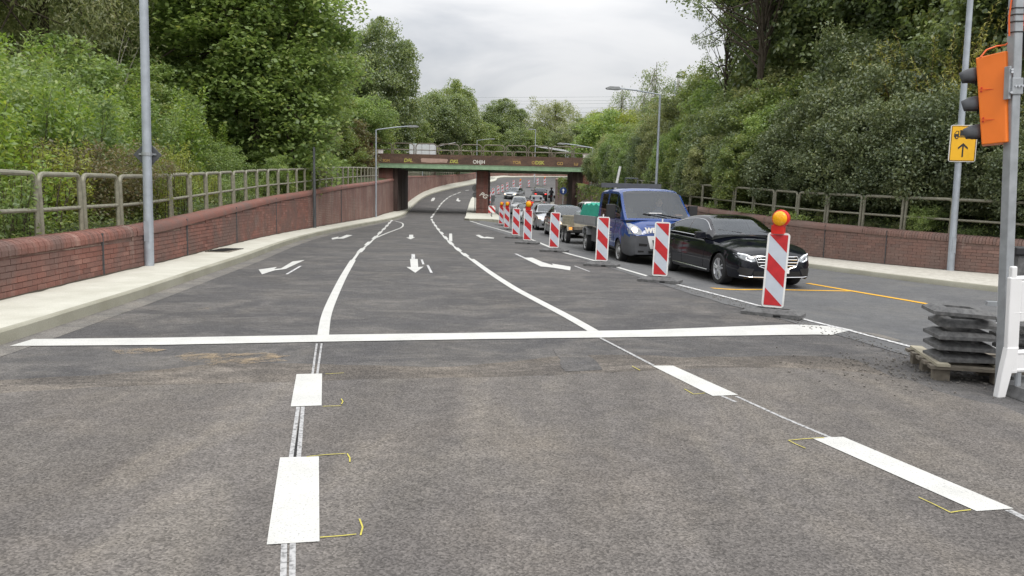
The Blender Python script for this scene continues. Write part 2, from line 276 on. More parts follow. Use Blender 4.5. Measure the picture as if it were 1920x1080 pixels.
# ------------------------------------------------------------------ mesh helpers
def tag(o, label=None, cat=None, group=None, kind=None):
    for k, v in (('label', label), ('category', cat), ('group', group), ('kind', kind)):
        if v: o[k] = v
    return o
def empty(name, loc=(0, 0, 0), rz=0.0, **k):
    o = bpy.data.objects.new(name, None); o.empty_display_size = .2; C.objects.link(o); o.location = loc; o.rotation_euler = (0, 0, rz)
    return tag(o, k.get('label'), k.get('cat'), k.get('group'), k.get('kind'))
class MB:
    def __init__(s): s.v = []; s.f = []
    def add(s, vs, fs):
        o = len(s.v); s.v += [tuple(p) for p in vs]; s.f += [tuple(i + o for i in f) for f in fs]; return s
    def box(s, c, d, rz=0.0, taper=1.0, rx=0.0):
        x, y, z = (k / 2 for k in d); vs = []
        for sz in (-1, 1):
            k = taper if sz > 0 else 1
            for sx, sy in ((-1, -1), (1, -1), (1, 1), (-1, 1)): vs.append(Vector((sx * x * k, sy * y * k, sz * z)))
        m = Matrix.Rotation(rz, 3, 'Z') @ Matrix.Rotation(rx, 3, 'X')
        vs = [m @ p + Vector(c) for p in vs]
        return s.add(vs, [(3, 2, 1, 0), (4, 5, 6, 7), (0, 1, 5, 4), (1, 2, 6, 5), (2, 3, 7, 6), (3, 0, 4, 7)])
    def tube(s, pts, r, n=8, cap=True):
        pts = [Vector(p) for p in pts]; rs = r if hasattr(r, '__len__') else [r] * len(pts); rings = []; up = None
        for i, p in enumerate(pts):
            d = (pts[min(i + 1, len(pts) - 1)] - pts[max(i - 1, 0)])
            if d.length < 1e-9: d = Vector((0, 0, 1))
            d.normalize()
            if up is None: up = Vector((0, 0, 1)) if abs(d.z) < .9 else Vector((1, 0, 0))
            a = d.cross(up); 
            if a.length < 1e-6: a = d.cross(Vector((0, 1, 0)))
            a.normalize(); b = a.cross(d).normalized(); up = b
            rings.append([p + (a * math.cos(2 * math.pi * k / n) + b * math.sin(2 * math.pi * k / n)) * rs[i] for k in range(n)])
        vs = [q for rg in rings for q in rg]; fs = []
        for i in range(len(pts) - 1):
            for k in range(n): fs.append((i * n + k, i * n + (k + 1) % n, (i + 1) * n + (k + 1) % n, (i + 1) * n + k))
        if cap: fs.append(tuple(range(n - 1, -1, -1))); fs.append(tuple((len(pts) - 1) * n + k for k in range(n)))
        return s.add(vs, fs)
    def lathe(s, prof, axis='Z', n=20, c=(0, 0, 0)):
        vs = []; fs = []
        for r, h in prof:
            for k in range(n):
                a = 2 * math.pi * k / n; x, y = r * math.cos(a), r * math.sin(a)
                p = (x, y, h) if axis == 'Z' else ((x, h, y) if axis == 'Y' else (h, x, y))
                vs.append((p[0] + c[0], p[1] + c[1], p[2] + c[2]))
        for i in range(len(prof) - 1):
            for k in range(n): fs.append((i * n + k, i * n + (k + 1) % n, (i + 1) * n + (k + 1) % n, (i + 1) * n + k))
        return s.add(vs, fs)
    def prism(s, pts, h0, h1, plane='XY'):
        """polygon extruded: plane XY along z, XZ along y, YZ along x"""
        def P(a, b, h): return (a, b, h) if plane == 'XY' else ((a, h, b) if plane == 'XZ' else (h, a, b))
        n = len(pts); vs = [P(a, b, h0) for a, b in pts] + [P(a, b, h1) for a, b in pts]
        fs = [tuple(range(n - 1, -1, -1)), tuple(range(n, 2 * n))] + [(i, (i + 1) % n, n + (i + 1) % n, n + i) for i in range(n)]
        return s.add(vs, fs)
    def mesh(s, name, mat, smooth=False, fix=True):
        me = bpy.data.meshes.new(name); me.from_pydata(s.v, [], s.f)
        if fix:
            bm = bmesh.new(); bm.from_mesh(me); bmesh.ops.recalc_face_normals(bm, faces=bm.faces); bm.to_mesh(me); bm.free()
        me.materials.append(MAT[mat] if isinstance(mat, str) else mat)
        if smooth:
            me.polygons.foreach_set('use_smooth', [True] * len(me.polygons)); me.set_sharp_from_angle(angle=rad(smooth if smooth is not True else 40))
        me.update(); return me
    def build(s, name, mat, parent=None, smooth=False, bevel=0.0, fix=True, **k):
        o = bpy.data.objects.new(name, s.mesh(name, mat, smooth, fix)); C.objects.link(o)
        if parent: o.parent = parent
        if bevel:
            m = o.modifiers.new('bevel', 'BEVEL'); m.width = bevel; m.segments = 2; m.limit_method = 'ANGLE'; m.angle_limit = rad(40)
        return tag(o, k.get('label'), k.get('cat'), k.get('group'), k.get('kind'))
def link_mesh(name, me, parent=None, loc=(0, 0, 0), rot=(0, 0, 0), scale=(1, 1, 1), **k):
    o = bpy.data.objects.new(name, me); C.objects.link(o); o.parent = parent; o.location = loc; o.rotation_euler = rot; o.scale = scale
    return tag(o, k.get('label'), k.get('cat'), k.get('group'), k.get('kind'))
def text(name, s, mat, size, parent, loc, rot, extrude=.001, shear=0.0, align='CENTER', **k):
    cu = bpy.data.curves.new(name, 'FONT'); cu.body = s; cu.size = size; cu.extrude = extrude; cu.align_x = align; cu.align_y = 'CENTER'; cu.shear = shear; cu.offset = k.get('bold', 0.0)
    tmp = bpy.data.objects.new(name, cu); C.objects.link(tmp); me = bpy.data.meshes.new_from_object(tmp); bpy.data.objects.remove(tmp); bpy.data.curves.remove(cu)
    me.materials.clear(); me.materials.append(MAT[mat]); me.name = name; o = bpy.data.objects.new(name, me); C.objects.link(o); o.parent = parent; o.location = loc; o.rotation_euler = rot; return o
def copy_tree(o, parent=None):
    c = o.copy(); C.objects.link(c); c.parent = parent
    for ch in list(o.children): copy_tree(ch, c)
    return c
def catmull(K, step):
    """smooth polyline through knots; each knot is a tuple of any length"""
    K = [np.array(k, float) for k in K]; out = []
    for i in range(len(K) - 1):
        p0 = K[max(i - 1, 0)]; p1 = K[i]; p2 = K[i + 1]; p3 = K[min(i + 2, len(K) - 1)]
        L = np.linalg.norm((p2 - p1)[:2]); n = max(1, int(round(L / step)))
        d1 = np.linalg.norm((p1 - p0)[:2]) or L; d3 = np.linalg.norm((p3 - p2)[:2]) or L
        m1 = (p2 - p0) / (d1 + L) * L if i else (p2 - p1); m2 = (p3 - p1) / (d3 + L) * L if i < len(K) - 2 else (p2 - p1)
        for j in range(n):
            t = j / n; out.append((2 * t**3 - 3 * t**2 + 1) * p1 + (t**3 - 2 * t**2 + t) * m1 + (-2 * t**3 + 3 * t**2) * p2 + (t**3 - t**2) * m2)
    out.append(K[-1]); return np.array(out)

# ------------------------------------------------------------------ ground, road, pavements
o = MB().add([(-4000, -4000, -.7), (4000, -4000, -.7), (4000, 4000, -.7), (-4000, 4000, -.7)], [(0, 1, 2, 3)]).build('ground', 'grass_ground', kind='structure', fix=False)
def grid_sheet(name, mat, xs, ys, dz, keep=None):
    nx, ny = len(xs), len(ys); vs = [(x, y, zr(x, y) + dz) for y in ys for x in xs]; fs = []
    for j in range(ny - 1):
        for i in range(nx - 1):
            if keep is None or keep((xs[i] + xs[i + 1]) / 2, (ys[j] + ys[j + 1]) / 2): fs.append((j * nx + i, j * nx + i + 1, (j + 1) * nx + i + 1, (j + 1) * nx + i))
    m = MB(); m.v = vs; m.f = fs; return m.build(name, mat, kind='structure', fix=False, smooth=True)
xs = np.concatenate([np.arange(-16, -4, 1.0), np.arange(-4, 8, .2), np.arange(8, 26.1, 1.0)]); ys = np.concatenate([np.arange(-14, 60, .5), np.arange(60, 172, 1.0)])
grid_sheet('road', 'asphalt_new', xs, ys, 0.0)

def strip(name, mat, pts, w, dz=.004, **k):
    """ribbon of width w laid on the road along world points"""
    P = catmull([p[:2] for p in pts], .5); m = MB(); vs = []
    wl_ = w if hasattr(w, '__len__') else (w, w)
    for i, p in enumerate(P):
        d = P[min(i + 1, len(P) - 1)] - P[max(i - 1, 0)]; d = d / np.linalg.norm(d); n_ = np.array((-d[1], d[0])); ww = wl_[0] + (wl_[1] - wl_[0]) * i / (len(P) - 1)
        for sgn in (-.5, .5):
            q = p + n_ * ww * sgn; vs.append((q[0], q[1], zr(q[0], q[1]) + dz))
    m.add(vs, [(2 * i, 2 * i + 1, 2 * i + 3, 2 * i + 2) for i in range(len(P) - 1)])
    return m.build(name, mat, kind=k.get('kind', 'structure'), fix=False, label=k.get('label'))
def patch(name, mat, pix, dz=.004, label=None, world=False, kind='structure', jitter=0.0, sub=0):
    P = [G(*p)[:2] if not world else p for p in pix]
    if sub:
        Q = []
        for i, p in enumerate(P):
            q = P[(i + 1) % len(P)]; n_ = max(1, int(math.hypot(q[0] - p[0], q[1] - p[1]) / sub))
            for j in range(n_): Q.append((p[0] + (q[0] - p[0]) * j / n_ + random.uniform(-1, 1) * jitter, p[1] + (q[1] - p[1]) * j / n_ + random.uniform(-1, 1) * jitter))
        P = Q
    bm = bmesh.new(); vv = [bm.verts.new((x, y, 0)) for x, y in P]; bm.faces.new(vv); bmesh.ops.triangulate(bm, faces=bm.faces)
    if sub: bmesh.ops.subdivide_edges(bm, edges=bm.edges, cuts=3, use_grid_fill=True)
    for v in bm.verts: v.co.z = zr(v.co.x, v.co.y) + dz
    bmesh.ops.recalc_face_normals(bm, faces=bm.faces)
    for f in bm.faces:
        if f.normal.z < 0: f.normal_flip()
    me = bpy.data.meshes.new(name); bm.to_mesh(me); bm.free(); me.materials.append(MAT[mat]); o = bpy.data.objects.new(name, me); C.objects.link(o)
    return tag(o, label, None, None, kind)

# the older, browner asphalt of the junction in the foreground
P_edge = [G(px, py)[:2] for px, py in [(-300, 768), (0, 738), (180, 727), (330, 722), (560, 716), (760, 710), (960, 707), (1150, 699), (1300, 692), (1420, 690), (1560, 694), (1700, 712), (1760, 735), (1850, 757)]]
P_edge = [tuple(p) for p in catmull(P_edge, .12)]; P_edge = [(x, y + random.uniform(-.012, .012)) for x, y in P_edge]
fx0, fx1 = -16, 26
def edge_y(x): return np.interp(x, [p[0] for p in P_edge], [p[1] for p in P_edge])
m = MB(); exs = [fx0, -12, -8] + [p[0] for p in P_edge if p[0] > -7.5] + [6, 10, 16, fx1]; vs = []
ylev = [-14, -8, -3, 0, 1, 2, 3, 3.6, 4.2]
for x in exs:
    ye = edge_y(x)
    for y in ylev: vs.append((x, min(y, ye - .02), zr(x, min(y, ye - .02)) + .004))
    vs.append((x, ye, zr(x, ye) + .004))
nl = len(ylev) + 1
m.add(vs, [(i * nl + j, (i + 1) * nl + j, (i + 1) * nl + j + 1, i * nl + j + 1) for i in range(len(exs) - 1) for j in range(nl - 1)]).build('junction_asphalt', 'asphalt_old', kind='structure', fix=False)
# dusty seam between the two
sp_ = []
for x in np.arange(-7, 3.6, .25): sp_.append((x, edge_y(x)))
m = MB(); vs = []
for x, y in sp_:
    vs += [(x, y + .005, zr(x, y) + .0025), (x, y + .62 + .16 * math.sin(x * 2.1) + random.uniform(-.05, .05), zr(x, y + .5) + .0025)]
m.add(vs, [(2 * i, 2 * i + 2, 2 * i + 3, 2 * i + 1) for i in range(len(sp_) - 1)]).build('dusty_asphalt', 'asphalt_dirty', kind='structure', fix=False)
# smooth grey carriageway with the queue
m = MB(); vs = []; LYS = list(np.arange(5.0, 60, .5)) + list(np.arange(60, 120, 1.0))
for Y in LYS:
    x0 = LX(Y) + (.12 if Y < 45 else .4 if Y < 52 else 1.6)
    if Y < 13: x0 += .35 * sm(13 - Y, 0, 6) + .04 * math.sin(Y * 7)
    if Y > 66: x0 += -(Y - 66) * .06
    for k in range(25): x = x0 + (16 - x0) * (k / 24) ** 1.6; vs.append((x, Y, zr(x, Y) + .005))
m.add(vs, [(j * 25 + k, j * 25 + k + 1, (j + 1) * 25 + k + 1, (j + 1) * 25 + k) for j in range(len(LYS) - 1) for k in range(24)]).build('open_carriageway', 'asphalt_lane', kind='structure', fix=False, smooth=True)

# left pavement: kerb line | wall line | top of wall
LP = [(-4.6, -8, -6.0, -8, .80), (-4.8, 0, -6.15, 2, .82), (-4.95, 5, -6.25, 6.5, .84), (-5.05, 7.25, -6.46, 9.3, .86), (-5.23, 9.2, -6.69, 11.35, .87), (-5.36, 10.6, -6.82, 12.6, .89),
      (-5.7, 13.5, -7.02, 14.8, .93), (-6.1, 17, -7.4, 17.9, 1.06), (-6.65, 21, -7.9, 22, 1.24), (-7.1, 25, -8.25, 26, 1.44), (-7.4, 29.3, -8.5, 31, 1.66), (-7.6, 37, -8.75, 38, 2.0),
      (-7.8, 48, -9.15, 49, 2.43), (-8.5, 58, -10.05, 58, 2.72), (-9.9, 71, -11.0, 72, 3.3), (-10.7, 82, -11.7, 83, 3.75), (-11, 92, -12.1, 96, 4.15), (-10.6, 100, -12.0, 104, 4.4),
      (-9, 112, -11, 117, 4.9), (-6.5, 124.5, -8.5, 131, 5.6), (-4.3, 138, -6, 146, 6.6), (-.6, 154.5, -1, 158, 7.5), (8, 160, 8, 163, 7.7), (20, 161, 20, 164, 7.8), (40, 156, 42, 159, 7.7)]
RP = [(24, 1.5, 25.5, 6, .6), (17, 7, 18.5, 12.6, .70), (12, 12.3, 13, 17.6, .80), (10.14, 15.5, 11.5, 19.3, .87), (8.9, 18.4, 10.2, 21.6, .95), (7.7, 22.2, 9.1, 24.4, 1.05), (7.0, 26.5, 8.4, 27.5, 1.2), (6.4, 31, 7.6, 31.2, 1.38),
      (5.8, 38, 6.9, 38, 1.62), (5.3, 48, 6.3, 48, 2.1), (4.4, 60, 5.95, 60, 2.5), (3.2, 69, 5.4, 69, 3.0), (3.2, 78, 4.9, 79, 3.6), (4.6, 91, 5.0, 91, 4.1), (7.0, 103, 7.2, 103, 4.6), (12, 112, 12.2, 111, 5.2), (20, 120, 20.5, 119, 5.8), (36, 130, 36.5, 128, 6.5)]
def pave(name, K, side, mat='pavement_pale', kmat='kerb_beige', h=.14):
    k = catmull([(a, b, c, d) for a, b, c, d, e in K], .5); top = MB(); face = MB(); vs = []; fv = []
    for a, b, c, d in k:
        zk = zr(a, b); zw = zr(c, d)
        kk = .16 / max(.3, math.hypot(c - a, d - b)); ia, ib = a + (c - a) * kk, b + (d - b) * kk
        vs += [(ia, ib, zr(ia, ib) + h), (c, d, zw + h), (c - side * .3, d + .05, zw + h)]
        fv += [(a + side * .012, b, zk - .03), (a, b, zk + h - .02), (a - side * .02, b, zk + h), (ia, ib, zr(ia, ib) + h)]
    n_ = len(k); top.add(vs, [q for i in range(n_ - 1) for q in ((3 * i, 3 * i + 1, 3 * i + 4, 3 * i + 3), (3 * i + 1, 3 * i + 2, 3 * i + 5, 3 * i + 4))])
    face.add(fv, [(4 * i + j, 4 * i + j + 1, 4 * i + j + 5, 4 * i + j + 4) for i in range(n_ - 1) for j in range(3)])
    top.build(name, mat, kind='structure', smooth=True); face.build('kerb', kmat, kind='structure', smooth=True); return k
pave('pavement', LP, 1); pave('pavement', RP, -1, 'gravel_pale', 'kerb_beige', .12)
# gutter strip along the left kerb
kk = [(a + .17, b) for a, b, *_ in LP[:14]]; strip('gutter', 'asphalt_gutter', kk, .32, .003)
# gully cover in the left pavement
c0 = G(418, 471, .14)
m = MB(); m.box((c0[0] - .05, c0[1] + .25, .146), (.55, 1.25, .012), rz=.08)
b = m.build('gully_cover', 'wood_grey', kind='structure')
for k in range(9): MB().box((c0[0] - .05 + .01 * k - .04, c0[1] - .27 + k * .13, .154), (.44, .05, .012), rz=.08).build('slot', 'under_black', b)
# soil edge along the foot of the walls
for K, s in ((LP, 1), (RP, -1)):
    kq = catmull([(c, d) for a, b, c, d, e in K[2:16]], .3); m = MB(); vs = []
    for i, p in enumerate(kq):
        zq = zr(p[0], p[1]) + .14 * (1 if s > 0 else .86) + .004; ww = .03 + .05 * abs(math.sin(i * 1.7) * math.sin(i * .61)) + random.uniform(0, .02)
        vs += [(p[0] - s * .02, p[1], zq + .012), (p[0] + s * ww, p[1], zq)]
    m.add(vs, [(2 * i, 2 * i + 1, 2 * i + 3, 2 * i + 2) for i in range(len(kq) - 1)]).build('soil_edge', 'soil', kind='structure')

# median island
isl = [(-3.35, 51.2), (-3.0, 50.6), (-1.5, 51.6), (-.9, 53.2), (-1.0, 60), (-1.7, 70), (-3.1, 80), (-4.2, 90), (-4.6, 104), (-5.1, 100), (-5.15, 90), (-4.9, 82), (-4.4, 70), (-3.8, 60)]
Pi = []
for i, p in enumerate(isl):
    q = isl[(i + 1) % len(isl)]; n_ = max(1, int(math.hypot(q[0] - p[0], q[1] - p[1]) / 2)); Pi += [(p[0] + (q[0] - p[0]) * j / n_, p[1] + (q[1] - p[1]) * j / n_) for j in range(n_)]
def slab(name, mat, P, h, kmat='kerb_beige'):
    bm = bmesh.new(); vv = [bm.verts.new((x, y, max(zr(x, y), zr(x - .6, y)) + h)) for x, y in P]; bm.faces.new(vv); bmesh.ops.triangulate(bm, faces=bm.faces); me = bpy.data.meshes.new(name); bmesh.ops.recalc_face_normals(bm, faces=bm.faces)
    bm.to_mesh(me); bm.free(); me.materials.append(MAT[mat]); o = bpy.data.objects.new(name, me); C.objects.link(o); tag(o, kind='structure')
    m = MB(); n_ = len(P); m.add([(x, y, zr(x, y) - .45) for x, y in P] + [(x, y, max(zr(x, y), zr(x - .6, y)) + h - .002) for x, y in P], [(i, (i + 1) % n_, n_ + (i + 1) % n_, n_ + i) for i in range(n_)]); m.build('kerb', kmat, kind='structure')
slab('median_island', 'pavement_pale', Pi, .13)
q = [G(905, 341), G(919, 342.5), G(930, 339.5), G(932, 336), G(928, 334), G(905, 333)]
slab('traffic_island', 'pavement_pale', [p[:2] for p in q], .14)

# ------------------------------------------------------------------ road markings (flat paint on the road)
def mquad(name, pix, mat='marking_white', dz=.008, label=None, sub=0): return patch(name, mat, pix, dz, label, sub=sub)
mquad('stop_line', [(18, 650), (62, 637), (300, 634.5), (600, 629), (900, 625), (1200, 620), (1575, 614.5), (1600, 620), (1560, 629), (1200, 633), (900, 637), (600, 642), (300, 648)], label='long white stop line across the three lanes', sub=.25)
def ml(name, px, w, mat='marking_white', dz=.006, label=None): return strip(name, mat, [G(*p) for p in px], w, dz, label=label)
ml('lane_line', [(606, 629), (610, 600), (617, 577), (633, 541), (645, 517), (662, 488)], (.125, .13)); 
ml('lane_line', [(662, 488), (668, 480), (673, 472)], .07)
def dashes(cs, w, fr=.55):
    W = [G(*c) for c in cs]
    for i in range(len(W)):
        p = np.array(W[i][:2]); a = np.array(W[max(i - 1, 0)][:2]); b = np.array(W[min(i + 1, len(W) - 1)][:2])
        q0 = p + (a - p) * fr / 2 if i else p - (b - p) * fr / 2; q1 = p + (b - p) * fr / 2 if i < len(W) - 1 else p - (a - p) * fr / 2
        strip('lane_dash', 'marking_white', [q0, p, q1], w, .006)
Z8 = lambda x, y: (440 + x / 2.667, 340 + y / 2.667)
dashes([Z8(*p) for p in [(633, 345), (666, 312), (702, 281), (727, 257), (746, 239), (761, 223), (774, 208), (785, 197)]], .14)
ml('lane_line', [Z8(*p) for p in [(610, 368), (634, 344), (700, 285), (785, 198)]], .06, dz=.0045)
ml('turn_line', [Z8(*p) for p in [(706, 283), (760, 260), (800, 245), (832, 232), (842, 220), (835, 208), (802, 199)]], .08)
ml('lane_line', [(1112, 621), (1070, 597), (1000, 560), (965, 541), (920, 512), (884, 486)], (.14, .13))
dashes([Z8(*p) for p in [(1152, 368), (1118, 342), (1080, 309), (1054, 282), (1034, 258), (1018, 240), (1004, 222), (993, 206), (986, 192)]], .14)
ml('lane_line', [Z8(*p) for p in [(1180, 390), (1118, 344), (1054, 284), (1018, 242), (986, 194)]], .06, dz=.0045)
dashes([Z8(*p) for p in [(986, 178), (994, 166), (1005, 152), (1015, 138), (1024, 124), (1034, 111), (1047, 98), (1060, 87), (1078, 75), (1100, 66), (1122, 57)]], .16, .8)
dashes([Z8(*p) for p in [(1163, 45), (1195, 38)]], .2, .5)
ml('lane_line', [Z8(*p) for p in [(1080, 300), (1080, 280), (1080, 262)]], .12)
ml('edge_line', [(882, 415), (975, 442), (1055, 473), (1119, 490.6), (1219, 520), (1269, 534)], (.16, .13), 'marking_white', .012); ml('edge_line', [(1269, 534), (1350, 555), (1431, 576.6), (1504, 599), (1597, 622), (1739, 660)], .13, 'marking_worn', .012)
mquad('lane_dash', [(556, 703), (604, 702), (603, 762), (545, 764)], label='short white dash just below the stop line'); mquad('lane_dash', [(525, 860), (598, 858), (599, 1018), (500, 1024)], label='large white dash nearest on the left')
mquad('lane_dash', [(1222, 687), (1262, 687), (1384, 742), (1336, 744)]); mquad('lane_dash', [(1521, 823), (1581, 821), (1900, 956), (1831, 961)])
for off in (-4, 5):
    ml('guide_line', [(598 + off, 645), (590 + off, 702)], .02, 'marking_faded'); ml('guide_line', [(563 + off, 764), (552 + off * 1.6, 860)], .026, 'marking_faded'); ml('guide_line', [(540 + off * 1.8, 1020), (538 + off * 1.9, 1110)], .026, 'marking_faded')
ml('guide_line', [(568, 764), (553, 858)], .02, 'under_black', .005)
ml('guide_line', [(1125, 634), (1225, 686)], .035, 'marking_faded'); ml('guide_line', [(1380, 744), (1470, 785), (1560, 823)], .03, 'marking_faded'); ml('guide_line', [(1350, 742), (1380, 755)], .03, 'marking_faded'); ml('guide_line', [(1890, 958), (1960, 992)], .045, 'marking_faded')
# arrows, painted heads towards the camera
def arrow(pts, label): patch('direction_arrow', 'marking_white', [Z8(*p) for p in pts], .008, label)
arrow([(120, 443), (212, 430), (197, 441), (232, 437), (290, 402), (350, 395), (255, 440), (200, 447), (137, 467)], 'white left turn arrow in the left lane before the stop line')
arrow([(877, 390), (915, 390), (918, 430), (945, 428), (903, 459), (860, 430), (881, 430)], 'white straight arrow in the middle lane')
arrow([(1440, 383), (1488, 383), (1540, 405), (1592, 421), (1587, 413), (1680, 428), (1678, 447), (1590, 433), (1530, 427)], 'white right turn arrow beside the beacons')
arrow([(484, 285), (520, 277), (517, 283), (532, 280), (560, 268), (590, 270), (545, 287), (515, 288), (488, 292)], 'smaller white left turn arrow further up the left lane')
arrow([(873, 268), (893, 268), (893, 280), (903, 280), (880, 291), (858, 282), (872, 281)], 'smaller white straight arrow further up the middle lane')
arrow([(1205, 270), (1222, 268), (1248, 280), (1262, 278), (1298, 283), (1295, 287), (1232, 285)], 'smaller white right turn arrow near the median island')
Z1 = lambda x, y: (640 + x / 3.692, 220 + y / 3.692)
patch('direction_arrow', 'marking_white', [Z1(*p) for p in [(620, 575), (630, 558), (645, 556), (650, 562), (640, 578), (622, 582)]], .008, 'tiny white arrow in the left lane beyond the bridge')
patch('direction_arrow', 'marking_white', [Z1(*p) for p in [(795, 578), (802, 562), (812, 560), (812, 572), (828, 578), (815, 584)]], .008, 'tiny white arrow in the right lane beyond the bridge')
ml('guide_line', [Z8(260, 466), Z8(330, 424)], .05, 'marking_worn'); ml('guide_line', [Z8(965, 420), Z8(984, 458)], .05, 'marking_worn'); ml('guide_line', [Z8(893, 365), Z8(893, 389)], .09, 'marking_worn'); ml('guide_line', [Z8(935, 392), Z8(944, 416)], .05, 'marking_worn')
ml('guide_line', [Z8(1405, 363), Z8(1450, 384)], .07, 'marking_worn'); ml('guide_line', [Z8(1700, 424), Z8(1775, 452)], .04, 'marking_worn')
ml('yellow_line', [(1335, 541), (1420, 543.5), (1510, 545), (1597, 546.5)], .13, 'marking_yellow', .010); ml('yellow_line', [(1514, 532), (1597, 546.5), (1700, 564), (1822, 586)], .13, 'marking_yellow', .0125)
for pts in ([Z8(0, 500), Z8(260, 496), Z8(500, 495)], [Z8(980, 520), Z8(1090, 521), Z8(1180, 518)], [Z8(1560, 612), Z8(1890, 606)], [Z8(880, 361), Z8(1190, 363)], [Z8(1380, 535), Z8(1560, 532)]):
    ml('paving_seam', pts, .012, 'rubber', .0035)
# yellow survey chalk
for pts in ([(600, 1011), (640, 1008), (668, 1005)], [(676, 1007), (680, 992), (674, 976)], [(575, 859), (612, 855), (648, 853)], [(651, 853), (656, 861), (656, 869)], [(605, 764), (640, 763)], [(640, 750), (643, 755), (640, 760)], [(610, 703), (645, 701)],
            [(1478, 828), (1510, 825), (1545, 823)], [(1478, 828), (1492, 835), (1510, 843)], [(1722, 935), (1752, 949), (1782, 964)], [(1782, 964), (1800, 961), (1820, 959)], [(1283, 731), (1300, 741)], [(1300, 741), (1322, 739)], [(1185, 688), (1200, 696)]):
    ml('chalk_mark', pts, .008, 'chalk_yellow', .010)
# sand patches
for pts in ([(320, 668), (360, 662), (420, 664), (500, 662), (548, 666), (520, 673), (545, 678), (470, 682), (400, 684), (340, 676)], [(205, 657), (270, 653), (315, 656), (290, 662), (225, 664)], [(372, 579), (392, 577), (395, 581), (378, 582)]):
    patch('sand_patch', 'sand', pts, .0065, sub=.06, jitter=.035, kind='stuff')
patch('asphalt_patch', 'asphalt_gutter', [(1600, 622), (1650, 628), (1690, 640), (1675, 641), (1628, 628)], .012, 'small pale patch of fresh asphalt at the lane edge', sub=.2, jitter=.02)
patch('asphalt_patch', 'asphalt_new', [(1040, 655), (1095, 655), (1130, 695), (1060, 697)], .005, 'dark rectangular asphalt patch below the stop line', sub=.15, jitter=.02)
# loose grit at the foot of the pallet
gx, gy, _ = G(1700, 690); m = MB()
for k in range(420):
    x = gx + random.gauss(.1, .55); y = gy + random.gauss(-.15, .4); s_ = random.uniform(.004, .013); m.box((x, y, zr(x, y) + .006 + s_ * .4), (s_ * 1.6, s_ * 1.2, s_), rz=random.uniform(0, 3))
for k in range(500):
    Y = random.uniform(7.5, 15); x = LX(Y) + random.gauss(.45, .16); s_ = random.uniform(.003, .011); m.box((x, Y, zr(x, Y) + .006 + s_ * .4), (s_ * 1.6, s_ * 1.2, s_), rz=random.uniform(0, 3))
m.build('grit', 'asphalt_gutter', kind='stuff')

# ------------------------------------------------------------------ brick walls
class Path:
    def __init__(s, K, side):
        s.P = catmull([(c, d, e) for a, b, c, d, e in K], .25); d = np.diff(s.P[:, :2], axis=0); s.S = np.concatenate([[0], np.cumsum(np.hypot(d[:, 0], d[:, 1]))]); s.side = side
    def at(s, q, off=0.0):
        """position at arc length q, off metres away from the road; also tangent angle and wall top"""
        x = np.interp(q, s.S, s.P[:, 0]); y = np.interp(q, s.S, s.P[:, 1]); t_ = np.interp(q, s.S, s.P[:, 2]); e_ = .6
        dx_ = np.interp(q + e_, s.S, s.P[:, 0]) - np.interp(q - e_, s.S, s.P[:, 0]); dy_ = np.interp(q + e_, s.S, s.P[:, 1]) - np.interp(q - e_, s.S, s.P[:, 1]); L = math.hypot(dx_, dy_); dx_ /= L; dy_ /= L
        nx_, ny_ = (-dy_ * s.side, dx_ * s.side)      # away from the road
        return x + nx_ * off, y + ny_ * off, math.atan2(dy_, dx_), t_
    def sat(s, Y): return float(np.interp(Y, s.P[:, 1][:np.argmax(s.P[:, 1]) + 1], s.S[:np.argmax(s.P[:, 1]) + 1]))
WL = Path(LP, 1); WR = Path(RP, -1)
CT = .19   # height of the coping
def uvmesh(m, name, mat, uvs, parent, **k):
    o = m.build(name, mat, parent, fix=False, **k); me = o.data; uvl = me.uv_layers.new(name='UVMap'); arr = np.array([uvs[l.vertex_index] for l in me.loops], dtype=np.float32).ravel(); uvl.data.foreach_set('uv', arr); return o
